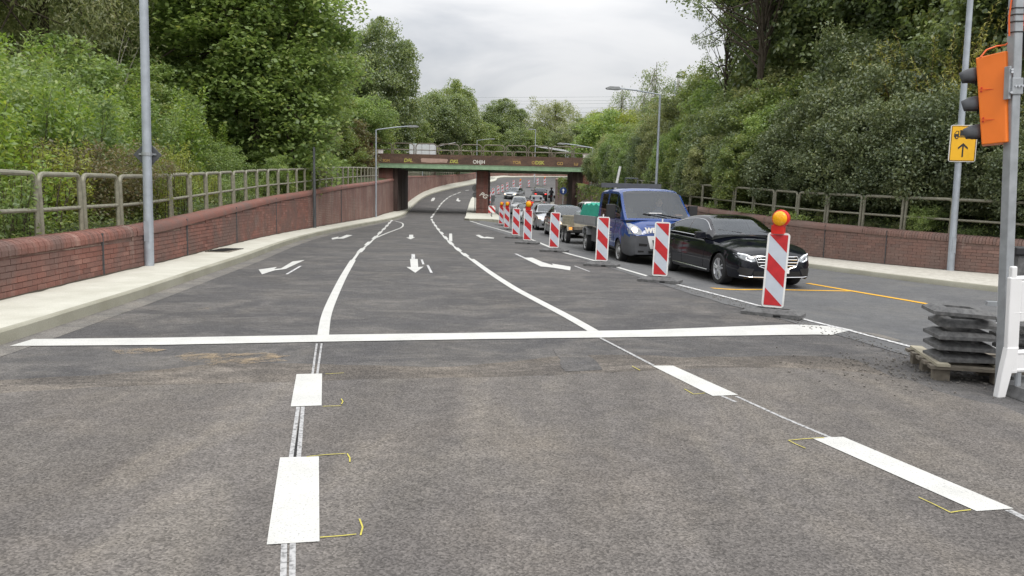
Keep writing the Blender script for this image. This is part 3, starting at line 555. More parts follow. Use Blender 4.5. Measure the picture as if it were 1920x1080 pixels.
def wall(name, label, W, sbase, mat, core, q0, q1, qb0, qb1, qn, seed, nmax=215):
    """core strip with recessed face; separate bricks between qb0 and qb1, the first ones single objects"""
    root = empty(name, (0, 0, 0), label=label, cat='wall'); rr = random.Random(seed)
    m = MB(); vs = []; uvs = []; qs = np.arange(q0, q1, .5)
    for q in qs:
        x, y, a, t_ = W.at(q); xb, yb, _, _ = W.at(q, .34); zb = zr(x, y) - .25
        vs += [(x, y, zb), (x, y, t_ - CT + .03), (xb, yb, t_ - CT + .03), (xb, yb, zb)]; uvs += [(q, zb), (q, t_ - CT + .03), (q + .3, t_), (q, zb)]
    fl = (lambda f: f) if W.side > 0 else (lambda f: tuple(reversed(f)))
    m.add(vs, [fl((4 * i, 4 * i + 4, 4 * i + 5, 4 * i + 1)) for i in range(len(qs) - 1)] + [fl((4 * i + 1, 4 * i + 5, 4 * i + 6, 4 * i + 2)) for i in range(len(qs) - 1)])
    uvmesh(m, 'wall_core', core, uvs, root)
    # coping: half-round bricks on edge, single near, one moulded run beyond
    prof = [(-.035, 0), (-.035, .075), (-.012, .135), (.04, .172), (.12, CT), (.24, CT), (.335, .165), (.36, .1), (.36, 0)]
    cm = []
    for v in range(2):
        b = MB(); w_ = .068; b.prism([(p[0] + (.004 if v else 0), p[1] + (.003 if v else 0)) for p in prof], -w_ / 2, w_ / 2, 'YZ'); cm.append(b.mesh('coping_brick', mat))
    qc = qb0 + .04; nco = 0
    while nco < 84:
        x, y, a, t_ = W.at(qc)
        # local x along wall, local y away from the road
        ang = a if W.side > 0 else a + math.pi
        slope = 0; o = link_mesh('coping_brick', cm[nco % 2], root, (x, y, t_ - CT + rr.uniform(-.003, .003)), (0, 0, ang)); qc += .0775; nco += 1
    m = MB(); vs = []; qs = np.arange(qc - .03, q1, .25); qs2 = np.arange(q0, qb0, .25)
    for run in (qs2, qs):
        base = len(vs)
        for q in run:
            for po, ph in prof:
                x, y, a, t_ = W.at(q, po); vs.append((x, y, t_ - CT + ph + .004 * math.sin(q * 3.1) * (ph > .1)))
        n_ = len(prof); nr = len(run)
        m.f += [tuple(reversed(f)) if W.side < 0 else f for f in [(base + i * n_ + j, base + (i + 1) * n_ + j, base + (i + 1) * n_ + j + 1, base + i * n_ + j + 1) for i in range(nr - 1) for j in range(n_ - 1)]]
    m.v = vs; m.build('coping', mat, root, smooth=True, fix=False)
    b = MB(); b.box((0, .01, 0), (.242, .05, .071)); bmesh_ = b.mesh('brick', mat); hb = MB(); hb.box((0, .01, 0), (.115, .05, .071)); hmesh = hb.mesh('brick', mat)
    stuff = MB(); cnt = 0; q = qb0; col = 0
    cells = []
    for r in range(40):
        qq = qb0 + (0 if r % 2 else -.125)
        while qq < qb1:
            x, y, a, t_ = W.at(qq); z = zr(x, y) + sbase + .045 + r * .0815
            if z + .04 < t_ - CT: cells.append((qq, r, x, y, a, z))
            qq += .2525
    cells.sort(key=lambda c: c[0])
    for c in cells:
        q, r, x, y, a, z = c; ang = (a if W.side > 0 else a + math.pi); o_ = rr.uniform(-.022, -.014)
        if q >= qn and cnt < nmax:
            nx_, ny_ = -math.sin(ang), math.cos(ang); link_mesh('brick', bmesh_, root, (x + nx_ * (o_ + .022), y + ny_ * (o_ + .022), z), (0, 0, ang)); cnt += 1
        else:
            nx_, ny_ = -math.sin(ang), math.cos(ang); stuff.box((x + nx_ * (o_ + .03), y + ny_ * (o_ + .03), z), (.242, .05, .071), rz=ang)
    stuff.build('brickwork', mat, root, fix=False, kind='stuff')
    return root
wl_ = wall('brick_wall', 'long red brick retaining wall with rounded coping along the left pavement', WL, .14, 'brick_red', 'wall_left', 0, WL.S[-1], WL.sat(7.2), WL.sat(31), WL.sat(8.9), 3)
wr_ = wall('brick_wall', 'brown brick retaining wall with rounded coping along the right pavement', WR, .12, 'brick_brown', 'wall_right', 0, WR.S[-1], WR.sat(16.6), WR.sat(33), WR.sat(17.6), 5)
# vertical expansion joints
for W, root, qs in ((WL, wl_, [WL.sat(y) for y in (12.3, 16.5, 21, 26, 32, 38)]), (WR, wr_, [WR.sat(y) for y in (19.4, 21.0, 23.0, 26, 30, 36)])):
    for q in qs:
        x, y, a, t_ = W.at(q, -.012); z0 = zr(x, y) + .1; MB().box((x, y, (z0 + t_ - .05) / 2), (.014, .05, t_ - .05 - z0), rz=a).build('expansion_joint', 'sign_back', root)

# ------------------------------------------------------------------ ground beyond the walls
LH = [(.30, -.06), (.8, -.02), (2, .05), (4, .3), (7, .8), (12, 1.3), (20, 1.8), (40, 2.2), (90, 2.5), (200, 2.5)]
RH = [(.30, -.06), (.8, .0), (2, .35), (4, .9), (7, 1.7), (12, 2.5), (20, 3.1), (40, 3.5), (90, 3.6), (200, 3.6)]
def terrain(W, H, name):
    qs = np.arange(0, W.S[-1], 2.0); vs = []; m = MB()
    for q in qs:
        for off, dz in H:
            x, y, a, t_ = W.at(q, off); vs.append((x, y, t_ + dz + (.06 * math.sin(x * 1.3 + y) if off > 1 else 0)))
    n_ = len(H); m.add(vs, [((i * n_ + j, (i + 1) * n_ + j, (i + 1) * n_ + j + 1, i * n_ + j + 1) if W.side < 0 else (i * n_ + j, i * n_ + j + 1, (i + 1) * n_ + j + 1, (i + 1) * n_ + j)) for i in range(len(qs) - 1) for j in range(n_ - 1)])
    return m.build(name, 'grass_ground', kind='structure', smooth=True, fix=False)
terrain(WL, LH, 'embankment'); terrain(WR, RH, 'embankment')
def TZ(X, Y):
    best = None
    for W, H in ((WL, LH), (WR, RH)):
        d = np.hypot(W.P[:, 0] - X, W.P[:, 1] - Y); i = int(np.argmin(d))
        if best is None or d[i] < best[0]: best = (d[i], W, H, i)
    d, W, H, i = best
    return W.P[i, 2] + float(np.interp(d, [h[0] for h in H], [h[1] for h in H]))

# ------------------------------------------------------------------ hoop railings
def hoop_meshes(w=1.27, h=.95, r=.039, mid=.42, R=.11):
    pts = [(-w / 2, 0, -.12), (-w / 2, 0, h - R)] + [(-w / 2 + R - R * math.cos(t), 0, h - R + R * math.sin(t)) for t in (.4, .8, 1.2, math.pi / 2)] + [(w / 2 - R + R * math.sin(t), 0, h - R + R * math.cos(t)) for t in (0.01, .4, .8, 1.2)] + [(w / 2, 0, h - R), (w / 2, 0, -.12)]
    a = MB(); a.tube(pts, r, 8); b = MB(); b.tube([(-w / 2 + .02, 0, mid), (w / 2 - .02, 0, mid)], r * .8, 8)
    return a.mesh('hoop', 'rail_paint', True), b.mesh('cross_rail', 'rail_paint', True)
hoop_m, cross_m = hoop_meshes()
def railing(name, label, W, q0, q1, off=.36):
    root = empty(name, label=label, cat='railing', group='hoop railings along the road'); q = q0
    while q < q1:
        x, y, a, t_ = W.at(q, off); x2, y2, a2, t2 = W.at(q + .6, off); tilt = math.atan2(t2 - t_, .6)
        h = link_mesh('hoop', hoop_m, root, (x, y, t_ - .06), (random.uniform(-.012, .012), -tilt, a)); c_ = link_mesh('cross_rail', cross_m, h); q += 1.4
s0 = WL.sat(11.1); 
railing('hoop_railing', 'olive grey hoop railing on top of the left brick wall', WL, s0 + .72 - 1.4 * 4, WL.sat(57.0))
railing('hoop_railing', 'olive grey hoop railing on the left wall beyond the bridge', WL, WL.sat(75), WL.sat(128))
railing('hoop_railing', 'olive grey hoop railing in front of the dark hedge on the right', WR, WR.sat(19.6) + .72 - 1.4 * 4, WR.sat(62))
railing('hoop_railing', 'short hoop railing above the far brick wall under the bridge', WL, WL.sat(150), WL.S[-1] - 6)

# ------------------------------------------------------------------ bridge
BY0, BY1 = 66.0, 73.6; DZ = 5.05
br = empty('road_bridge', (0, BY0, 0), label='low brown road bridge with green girder and graffiti over the underpass', cat='bridge')
x0, x1 = -12.9, 6.75
dk = MB(); dk.box(((x0 + x1) / 2, (BY1 - BY0) / 2, DZ - .12), (x1 - x0, BY1 - BY0 - .1, .24)); dk.build('deck', 'concrete_pink', br)
fa = MB(); fa.box(((x0 + x1) / 2, .0, 4.70), (x1 - x0, .16, .70)); fa.box(((x0 + x1) / 2, -.06, 4.385), (x1 - x0, .1, .06)); fascia = fa.build('edge_beam', 'bridge_brown', br)
fa = MB(); fa.box(((x0 + x1) / 2, BY1 - BY0, 4.70), (x1 - x0, .16, .70)); fa.build('edge_beam', 'bridge_brown', br)
for yy in (-.09, 2.6, 5.0, BY1 - BY0 - .25):
    gm = MB(); gm.box(((-12 + 6.3) / 2, yy, 4.17), (18.3, .04, .38)); gm.box(((-12 + 6.3) / 2, yy, 3.99), (18.3, .14, .04)); gm.box(((-12 + 6.3) / 2, yy, 4.34), (18.3, .10, .03)); gm.build('girder', 'girder_green', br)
MB().box(((x0 + x1) / 2, .22, 5.12), (x1 - x0, .5, .16)).build('parapet_kerb', 'bridge_brown', br)
# brick pier and abutments
def brickbox(name, c, d, parent, mat='pier_brick'):
    m = MB(); m.box(c, d); o = m.build(name, mat, parent); me = o.data; uvl = me.uv_layers.new(name='UVMap')
    for p in me.polygons:
        for li in p.loop_indices:
            co = me.vertices[me.loops[li].vertex_index].co; n_ = p.normal; uvl.data[li].uv = (co.x if abs(n_.y) > .5 else co.y, co.z)
    return o
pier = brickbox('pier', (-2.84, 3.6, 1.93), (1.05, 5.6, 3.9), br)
for zz in (0.6, 1.5, 2.4, 3.3): MB().box((-2.84, 3.6, zz), (1.07, 5.62, .012)).build('brick_course', 'under_black', pier)
gr_ = text('graffiti', 'PG', 'graffiti_white', .56, pier, (-2.72, .792, 1.75), (rad(90), rad(28), 0), bold=.012, shear=.3)
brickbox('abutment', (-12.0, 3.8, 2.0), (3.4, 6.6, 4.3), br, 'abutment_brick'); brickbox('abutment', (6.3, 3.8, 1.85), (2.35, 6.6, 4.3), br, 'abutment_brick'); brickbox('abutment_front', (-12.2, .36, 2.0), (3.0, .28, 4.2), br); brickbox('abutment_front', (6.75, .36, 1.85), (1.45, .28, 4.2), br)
brickbox('gate_post', (-12.75, .3, 5.55), (.55, .7, 1.2), br)
# railings on the deck, two rows
_rp = MAT['rail_paint']; MAT['rail_paint'] = MAT['bridge_rail']; hm2, cm2 = hoop_meshes(1.80, 1.0, .048, .45, .3); MAT['rail_paint'] = _rp
for yy, zz, xs_ in ((.22, 5.12, np.arange(-11.9, 6.5, 1.97)), (BY1 - BY0 - .3, 5.02, np.arange(-11.2, 6.5, 1.97))):
    for xx in xs_:
        h = link_mesh('railing_hoop', hm2, br, (float(xx) + .2, yy, zz)); link_mesh('cross_rail', cm2, h)
# graffiti on the fascia
def gtxt(s, px, py, mat, size, sh=0.0, rot=0.0):
    p = A(px, py, BY0 - .09); text('graffiti', s, mat, size, fascia, (p[0], -.088, p[2]), (rad(90), rot, 0), shear=sh, bold=.012)
gtxt('D$L', 765, 301, 'graffiti_yellow', .42, .2); gtxt('DKL', 851, 303, 'graffiti_yellow', .40, .3); gtxt('OHJH', 898, 304, 'graffiti_white', .42); gtxt('TOR', 969, 305, 'graffiti_ochre', .36)
gtxt('DSK', 1012, 305.5, 'graffiti_yellow', .42); gtxt('O', 1000, 305.5, 'graffiti_ochre', .36); gtxt('CO', 1050, 307, 'graffiti_ochre', .36); gtxt('LU', 1080, 308, 'graffiti_ochre', .3); gtxt('W', 699, 300, 'graffiti_ochre', .4); gtxt('SOM', 724, 301, 'graffiti_ochre', .3)
pa = A(789, 296.5, BY0 - .09); pb = A(840, 306, BY0 - .09)
mp_ = MB(); mp_.prism([(pa[0], pa[2] - .06), (pa[0] + .1, pa[2]), (pb[0] - .1, pa[2] - .02), (pb[0], pa[2] - .1), (pb[0] - .12, pb[2] + .02), (pb[0] - .6, pb[2] + .05), (pa[0] + .9, pb[2] - .0), (pa[0] + .05, pb[2] + .04)], -.086, -.082, 'XZ'); mp_.build('paint_patch', 'patch_pink', fascia)
MB().box((-13.6, 66.9, 3.4), (1.6, 1.5, 3.1)).build('wing_wall', 'bridge_brown', kind='structure')

# ------------------------------------------------------------------ lamp posts
def lamp(label, px, py, dz, top, arm=None, r0=.08, r1=.05, mat='lamp_post_grey', armlen=2.6, group='street lamps along the road', lean=0.0, base=None):
    x, y, z = base if base else G(px, py, dz)
    root = empty('street_lamp', (x, y, z), label=label, cat='street lamp', group=group); root.rotation_euler = (0, lean, 0)
    m = MB(); m.lathe([(0, 0), (r0, 0), (r0, .9), (r0 * .96, 1.0), (r1, top), (0, top + .01)], 'Z', 16); p = m.build('pole', mat, root, smooth=True)
    f = MB(); f.box((0, -r0 * .93, .65), (.09, .02, .38)); f.build('service_door', mat, p)
    if arm:
        s = arm; L = armlen; a = MB(); a.tube([(0, 0, top - .02), (s * .12, 0, top + .02), (s * L * .6, 0, top + L * .09), (s * L, 0, top + L * .13)], .035, 8); a.build('arm', mat, root, smooth=True)
        h = MB(); h.prism([(s * (L - .05), top + L * .13 - .05), (s * (L + .12), top + L * .13 - .08), (s * (L + .62), top + L * .13 - .05), (s * (L + .68), top + L * .13 + .0), (s * (L + .5), top + L * .13 + .07), (s * (L + .05), top + L * .13 + .06)], -.13, .13, 'XZ'); h.build('lamp_head', 'light_grey_metal', root)
    return root
l1 = lamp('tall grey lamp post on the left pavement with a diamond sign seen from behind', 280, 498, .14, 8.6, None, .086, .065, lean=0.015)
# diamond sign, seen from the back
sg = empty('road_sign', (l1.location.x + .03, l1.location.y, 0), label='dark diamond road sign seen from behind on the near left lamp post', cat='road sign')
zc = A(284, 290, l1.location.y)[2]
MB().prism([(-.04, zc - .27), (.23, zc), (-.04, zc + .27), (-.31, zc)], .10, .115, 'XZ').build('sign_plate', 'sign_back', sg, bevel=.01)
MB().box((-.03, .09, zc + .01), (.32, .025, .03)).build('bracket', 'galvanised', sg); MB().lathe([(.092, zc - .02), (.092, zc + .04)], 'Z', 14, (0, 0, 0)).build('clamp_band', 'galvanised', sg)
lamp('dark thin lamp post on the left pavement with its top in the tree', 590, 427, .14, 3.35, None, .07, .05, 'sign_back', 1.6)
lamp('short lamp post with an arm over the road just before the bridge on the left', 705, 407, .14, 5.62, 1, .06, .045, armlen=2.1)
lamp('lamp post with an arm to the left standing at the right bridge end', 0, 0, 0, 4.55, -1, .06, .045, armlen=2.3, base=(6.45, 63.0, 1.3))
lamp('lamp post with a long arm behind the blue pickup', 0, 0, 0, 6.35, -1, .07, .05, armlen=1.9, base=A(1229, 378, 36)[:2] + (.2,))
l6 = lamp('tall grey lamp post with a yellow lorry sign on the right pavement', 1782, 507, .12, 9.5, None, .085, .062, lean=-0.018)
for i, (px, Y, top) in enumerate(((752.5, 82, 4.6), (792, 100, 4.6), (893, 121, 7.0))):
    px0 = A(px, 360, Y)[0]; lamp(('thin lamp post beyond the bridge, nearest of those left of the pier', 'thin lamp post beyond the bridge, middle of those left of the pier', 'thin lamp post beyond the bridge right beside the brick pier')[i], 0, 0, 0, top, 1, .06, .045, armlen=2.2, base=(px0, Y, zr(px0, Y) + .1))
lamp('slim pole beyond the bridge rising above the deck railing', 0, 0, 0, 8.2, -1, .07, .05, armlen=.5, base=(A(1003, 300, 118)[0], 118, 4.0))
lamp('slim pole behind the right bridge end', 0, 0, 0, 7.5, None, .06, .045, base=(A(1263, 220, 70)[0], 70, 5.0))
# leaning white stake behind the pickup
a_ = A(1155, 350, 30); b_ = A(1163, 312, 30)
st_ = MB(); st_.tube([(a_[0] - .16, 30, a_[2] - .9), b_], .05, 8); st_.build('stake', 'white_ceramic', label='leaning pale stake sticking up behind the blue pickup', cat='stake')
# yellow lorry sign
ls = empty('road_sign', (l6.location.x + .0, l6.location.y - .1, 0), rad(-4), label='yellow sign with a black lorry and upward arrow on the right lamp post', cat='road sign')
c = A(1806, 269, ls.location.y); sw, sh_ = .66, .92; zc = c[2]; ls.location.x = c[0]
def rrect(w, h, r, n=4):
    P = []
    for cx, cy, a0 in ((w / 2 - r, h / 2 - r, 0), (-w / 2 + r, h / 2 - r, 90), (-w / 2 + r, -h / 2 + r, 180), (w / 2 - r, -h / 2 + r, 270)):
        P += [(cx + r * math.cos(rad(a0 + 90 * k / n)), cy + r * math.sin(rad(a0 + 90 * k / n))) for k in range(n + 1)]
    return P
def off_(P, dx, dz): return [(a + dx, b + dz) for a, b in P]
MB().prism(off_(rrect(sw, sh_, .05), 0, zc), 0, .02, 'XZ').build('sign_rim', 'white_ceramic', ls); f_ = MB(); f_.prism(off_(rrect(sw - .035, sh_ - .035, .04), 0, zc), -.003, .001, 'XZ'); f_ = f_.build('sign_face', 'sign_yellow', ls)
bd = MB()
for w_, h_, dx_, dz_ in ((sw - .05, .014, 0, sh_ / 2 - .03), (sw - .05, .014, 0, -sh_ / 2 + .03), (.014, sh_ - .05, -sw / 2 + .03, 0), (.014, sh_ - .05, sw / 2 - .03, 0)): bd.box((dx_, -.004, zc + dz_), (w_, .002, h_))
bd.build('sign_border', 'sign_black', f_)
lo = MB(); lo.box((.08, -.006, zc + .26), (.36, .004, .14)); lo.box((.04, -.006, zc + .165), (.46, .004, .022)); lo.prism([(-.24, zc + .155), (-.24, zc + .24), (-.19, zc + .31), (-.125, zc + .31), (-.125, zc + .155)], -.008, -.004, 'XZ'); lo.build('lorry_symbol', 'sign_black', f_)
lw = MB()
for xx in (-.175, .2): lw.lathe([(0, -.009), (.045, -.009), (.045, -.004), (0, -.004)], 'Y', 18, (xx, 0, zc + .15))
lw.build('lorry_wheel_symbol', 'sign_black', f_); lh = MB(); lh.prism([(-.225, zc + .235), (-.185, zc + .29), (-.15, zc + .29), (-.15, zc + .235)], -.010, -.0085, 'XZ')
for xx in (-.175, .2): lh.lathe([(0, -.0105), (.018, -.0105)], 'Y', 12, (xx, 0, zc + .15))
lh.build('lorry_highlight', 'sign_yellow', f_)
ar = MB(); ar.box((0, -.006, zc - .18), (.035, .004, .32)); ar.prism([(0, zc + .01), (.12, zc - .10), (.12, zc - .15), (0, zc - .05), (-.12, zc - .15), (-.12, zc - .10)], -.0085, -.0045, 'XZ'); ar.build('arrow_symbol', 'sign_black', f_)
MB().box((0, .05, zc + .25), (.3, .05, .04)).build('bracket', 'galvanised', ls)
# signs near the bridge
def post_sign(label, px, py, Y, kind, zb):
    c = A(px, py, Y); r = empty('road_sign', (c[0], Y, zb), label=label, cat='road sign'); h = c[2] - zb
    MB().tube([(0, 0, 0), (0, 0, h + .35)], .035, 8).build('post', 'galvanised', r)
    if kind == 'blue':
        d = MB(); d.lathe([(0, -.06), (.31, -.06), (.31, -.045), (0, -.045)], 'Y', 24, (0, 0, h)); d = d.build('sign_plate', 'sign_blue', r); q = MB(); q.box((0, -.063, h - .05), (.07, .004, .26)); q.prism([(-.13, h + .05), (0, h + .2), (.13, h + .05)], -.066, -.0615, 'XZ'); q.build('arrow_symbol', 'white_plastic', d)
    elif kind == 'disc':
        d = MB(); d.lathe([(0, -.06), (.30, -.06), (.30, -.045), (0, -.045)], 'Y', 24, (0, 0, h)); d.build('sign_plate', 'light_grey_metal', r)
        d = MB(); d.lathe([(0, -.06), (.24, -.06), (.24, -.045), (0, -.045)], 'Y', 24, (0, 0, h - .62)); d.build('sign_plate', 'light_grey_metal', r)
post_sign('round blue sign with a white arrow beside the right abutment', 1056, 358, 64.5, 'blue', -.15)
post_sign('grey sign discs on a post left of the brick pier', 891, 353, 68, 'disc', .1)
post_sign('small dark sign board on a post just right of the brick pier', 921, 378, 62, 'x', -.05)

# ------------------------------------------------------------------ warning beacons
def plate_meshes(mirror=False):
    W_, H_ = .25, 1.0; rim = MB(); rim.prism(rrect(W_ + .045, H_ + .045, .045), -.028, .028, 'XZ'); rim = rim.mesh('panel', 'beacon_rim')
    sh = MB(); sh.prism(rrect(W_ - .005, H_ - .005, .02), -.031, -.0281, 'XZ'); sh = sh.mesh('reflective_sheet', 'sheet_grey')
    sgn = -1 if mirror else 1; bands = []
    w, h = W_ / 2 - .004, H_ / 2 - .006
    def clip(pts, lo, hi):   # vertical clip
        out = []
        for lim, keep in ((lo, lambda z: z >= lo), (hi, lambda z: z <= hi)):
            src = out if out else pts; res = []
            for i in range(len(src)):
                a, b = src[i], src[(i + 1) % len(src)]
                if keep(a[1]): res.append(a)
                if keep(a[1]) != keep(b[1]): t = (lim - a[1]) / (b[1] - a[1]); res.append((a[0] + (b[0] - a[0]) * t, lim))
            out = res
        return out
    for k in range(-1, 4):
        zt = h - k * .49 * H_ + .235; zl = zt; s_ = .24 * H_
        pts = [(-w * sgn, zl), (w * sgn, zl - s_), (w * sgn, zl - 2 * s_), (-w * sgn, zl - s_)]
        q = clip(pts, -h, h)
        if len(q) > 2 and abs(max(p[1] for p in q) - min(p[1] for p in q)) > .03:
            m = MB(); m.prism(q, -.0335, -.0312, 'XZ'); bands.append(m.mesh('red_stripe', 'stripe_red'))
    return rim, sh, bands
PL = plate_meshes(); PLM = plate_meshes(True)
def ringmesh(z0=0.0, k=1.0):
    m = MB(); R = [(.40, .20, .0), (.40, .20, .028), (.31, .135, .060), (.19, .085, .060), (.19, .085, .022), (.36, .17, .022)]; vs = []
    for a, b, z in R: vs += [(-a, -b, z0 + z), (a, -b, z0 + z), (a, b, z0 + z), (-a, b, z0 + z)]
    return m.add(vs, [((i % 6) * 4 + j, (i % 6) * 4 + (j + 1) % 4, ((i + 1) % 6) * 4 + (j + 1) % 4, ((i + 1) % 6) * 4 + j) for i in range(6) for j in range(4)])
fm = MB(); fm.v = [(-.4, -.2, 0), (.4, -.2, 0), (.4, .2, 0), (-.4, .2, 0), (-.4, -.2, .05), (.4, -.2, .05), (.4, .2, .05), (-.4, .2, .05), (-.27, -.13, .10), (.27, -.13, .10), (.27, .13, .10), (-.27, .13, .10)]; fm.f = [(3, 2, 1, 0), (0, 1, 5, 4), (1, 2, 6, 5), (2, 3, 7, 6), (3, 0, 4, 7), (4, 5, 9, 8), (5, 6, 10, 9), (6, 7, 11, 10), (7, 4, 8, 11), (8, 9, 10, 11)]; foot_mesh = fm.mesh('rubber_foot', 'rubber')
def foot_detail():
    out = []
    for c_, d_ in (((-.17, 0, .1005), (.10, .08, .004)), ((.17, 0, .1005), (.10, .08, .004)), ((.1, -.1985, .02), (.10, .006, .03))): m = MB(); m.box(c_, d_); out.append(m.mesh('foot_recess', 'under_black'))
    return out
footrec = foot_detail(); tn = MB(); tn.box((0, 0, .12), (.055, .055, .07)); socket_mesh = tn.mesh('socket', 'rubber')
def lampmeshes():
    a = MB(); a.box((0, 0, .06), (.16, .10, .12)); a.box((0.005, 0, .15), (.125, .085, .10)); a.lathe([(.0, .055), (.10, .055), (.118, .03), (.122, -.02), (.115, -.04), (.10, -.045)], 'Y', 24, (0.03, 0, .215)); a = a.mesh('lamp_housing', 'lamp_red', 35)
    l = MB(); l.lathe([(0.101, -.043), (.101, -.055), (.085, -.078), (.05, -.092), (0, -.097)], 'Y', 24, (0.03, 0, .215)); l = l.mesh('lens', 'lens_yellow', True); return a, l
LH_, LL_ = lampmeshes()
def beacon(x, y, label, lampon=False, mirror=False, rz=0.0, scale=1.0, tilt=0.0, fr=-.3, group='striped warning beacons'):
    r = empty('warning_beacon', (x, y, zr(x, y) + .006), rz, label=label, cat='warning beacon', group=group); r.scale = (scale,) * 3
    f = link_mesh('rubber_foot', foot_mesh, r, rot=(0, 0, fr)); [link_mesh('foot_recess', fr_, f) for fr_ in footrec]; link_mesh('socket', socket_mesh, f)
    rim, sh, bands = PLM if mirror else PL
    p = link_mesh('panel', rim, r, loc=(0, 0, .64), rot=(rad(-2), tilt, 0)); link_mesh('reflective_sheet', sh, p)
    for b in bands: link_mesh('red_stripe', b, p)
    if lampon: h = link_mesh('lamp_housing', LH_, r, loc=(0, 0, 1.145), rot=(0, 0, -.45)); link_mesh('lens', LL_, h)
    else:
        k = MB(); k.tube([(0, 0, 0), (0, 0, .07)], .014, 8); link_mesh('lamp_pin', k.mesh('lamp_pin', 'white_plastic'), r, loc=(0, 0, 1.15))
    return r
ords = [((1449, 592), 'nearest striped warning beacon, with a yellow lamp, in front of the black saloon', True, .012), ((1237, 529), 'second warning beacon, without a lamp, between the black saloon and the blue pickup', False, -.004), ((1128, 499), 'third warning beacon, beside the cab of the blue pickup', False, .0),
        ((1039, 472), 'fourth warning beacon, beside the trailer behind the pickup', False, .01), ((989, 457), 'fifth warning beacon, with a yellow lamp, beside the silver saloon', True, 0), ((967, 446.5), 'sixth warning beacon, without a lamp, between two with lamps', False, 0),
        ((949, 434), 'seventh warning beacon, with a yellow lamp, near the median island', True, .0), ((939.5, 422), 'eighth warning beacon, with an orange lamp, at the tip of the median island', True, .0)]
for i, ((px, py), lab, lp, tl) in enumerate(ords):
    x, y, z = G(px, py)
    if i == 6: x, y = A(950, 434, 39.5)[:2]
    if i == 7: x, y = A(939.5, 422, 46.5)[:2]
    beacon(x, y, lab, lp, rz=math.atan2(-x, y) * .8, tilt=tl + .02)
# square chevron board on the island
x, y = A(922, 408, 60)[:2]; sq = empty('chevron_board', (x, y, zr(x, y) + .1), label='small square red and white chevron board on the median island beside the brick pier', cat='chevron board')
MB().box((0, 0, .2), (.05, .05, .4)).build('post', 'black_plastic', sq); MB().box((0, 0, .62), (.55, .04, .6)).build('panel', 'white_plastic', sq)
for q in ([(-.27, .9), (-.05, .9), (.27, .56), (.27, .34)], [(-.27, .62), (-.02, .34), (-.27, .34)], [(.14, .9), (.27, .9), (.27, .76)]): MB().prism(q, -.026, -.021, 'XZ').build('red_stripe', 'stripe_red', sq)
m = MB(); m.box((-.05, .5, 1.1), (.1, .25, 1.1)); m.box((.05, .5, 1.5), (.3, .2, .5)); m.build('site_cabinet', 'sign_back', sq)
far = [((917.7, 383), 0), ((919.5, 379), 0), ((924.7, 370.5), 0), ((934, 365), 0), ((942, 362), 0), ((951, 357), 0), ((963, 352), 0), ((975.3, 353.4), 1), ((991.6, 351.6), 0), ((1007.8, 347.4), 0), ((1021, 347.4), 1), ((1002, 331.7), 0), ((914.6, 388), 0), ((911, 366.5), 1)]
names = ['first far warning beacon, just right of the brick pier', 'second far warning beacon right of the brick pier', 'third far warning beacon right of the brick pier', 'fourth far warning beacon right of the brick pier', 'far warning beacon left of the oncoming silver saloon', 'far warning beacon just above left of the oncoming silver saloon',
         'far warning beacon just behind the oncoming silver saloon', 'far warning beacon with a lamp right of the oncoming silver saloon', 'far warning beacon left above the dark estate car', 'far warning beacon right above the dark estate car', 'far warning beacon with a lamp, rightmost under the bridge', 'farthest warning beacon, standing on the far pavement edge', 'warning beacon half hidden at the edge of the brick pier', 'far warning beacon with a lamp mostly behind the brick pier']
for ((px, py), lp), nm in zip(far, names):
    x, y, z = G(px, py); beacon(x, y, nm, bool(lp), True, group='far warning beacons beyond the bridge')

# ------------------------------------------------------------------ barrier, site signal, pallet of feet (right foreground)
bx, by, bz = G(1876, 744); 
def barrier(label, x, y, rz, L=2.0, stripes=True):
    r = empty('barrier', (x, y, zr(x, y)), rz, label=label, cat='barrier'); H = .98
    for xx in (.05, L - .05): m = MB(); m.box((xx, 0, .60), (.10, .045, .80)); m.build('end_post', 'white_plastic', r, bevel=.008)
    m = MB(); m.box((.035, 0, 1.03), (.05, .04, .12)); m.build('peg', 'white_plastic', r, bevel=.01)
    m = MB(); m.box((L / 2, 0, .80), (L - .19, .045, .34)); m.build('top_panel', 'white_plastic', r, bevel=.01)
    for zz in (.985, .705, .37, .225): q = MB(); q.tube([(.04, 0, zz), (L - .04, 0, zz)], .024, 8); q.build('rail', 'white_plastic', r, smooth=True)
    m = MB(); m.box((L / 2, 0, .295), (L - .2, .035, .15)); m.build('lower_panel', 'white_plastic', r)
    for k in range(1, 7): MB().box((k * L / 7 + .06, 0, .54), (.05, .03, .32)).build('bar', 'white_plastic', r)
    if stripes:
        for k in range(4):
            xx = .16 + k * .5; MB().prism([(xx, .73), (xx + .24, .73), (xx + .40, .96), (xx + .16, .96)], -.027, -.023, 'XZ').build('red_stripe', 'stripe_red', r)
    m = MB(); m.prism([(-.07, .0), (.0, .0), (.05, .22), (.10, .42), (.0, .42), (-.04, .2)], -.03, .03, 'XZ'); m.build('foot_strut', 'white_plastic', r, bevel=.008)
    m = MB(); m.tube([(.12, 0, 0), (.12, 0, .2)], .025, 10); m.build('foot_pin', 'galvanised', r); m = MB(); m.box((.45, 0, .045), (.8, .4, .09), taper=.9); m.build('rubber_foot', 'rubber', r); return r
barrier('white plastic barrier fence in front of the signal post at the right edge', bx + .02, by - .0, rad(4), stripes=False).rotation_euler = (0, -.055, rad(4))
b2 = barrier('white plastic barrier with red stripes standing behind the signal post', 5.62, 8.5, rad(3)); b2.rotation_euler = (0, -.06, rad(3))
p = A(1900, 600, by + .3)
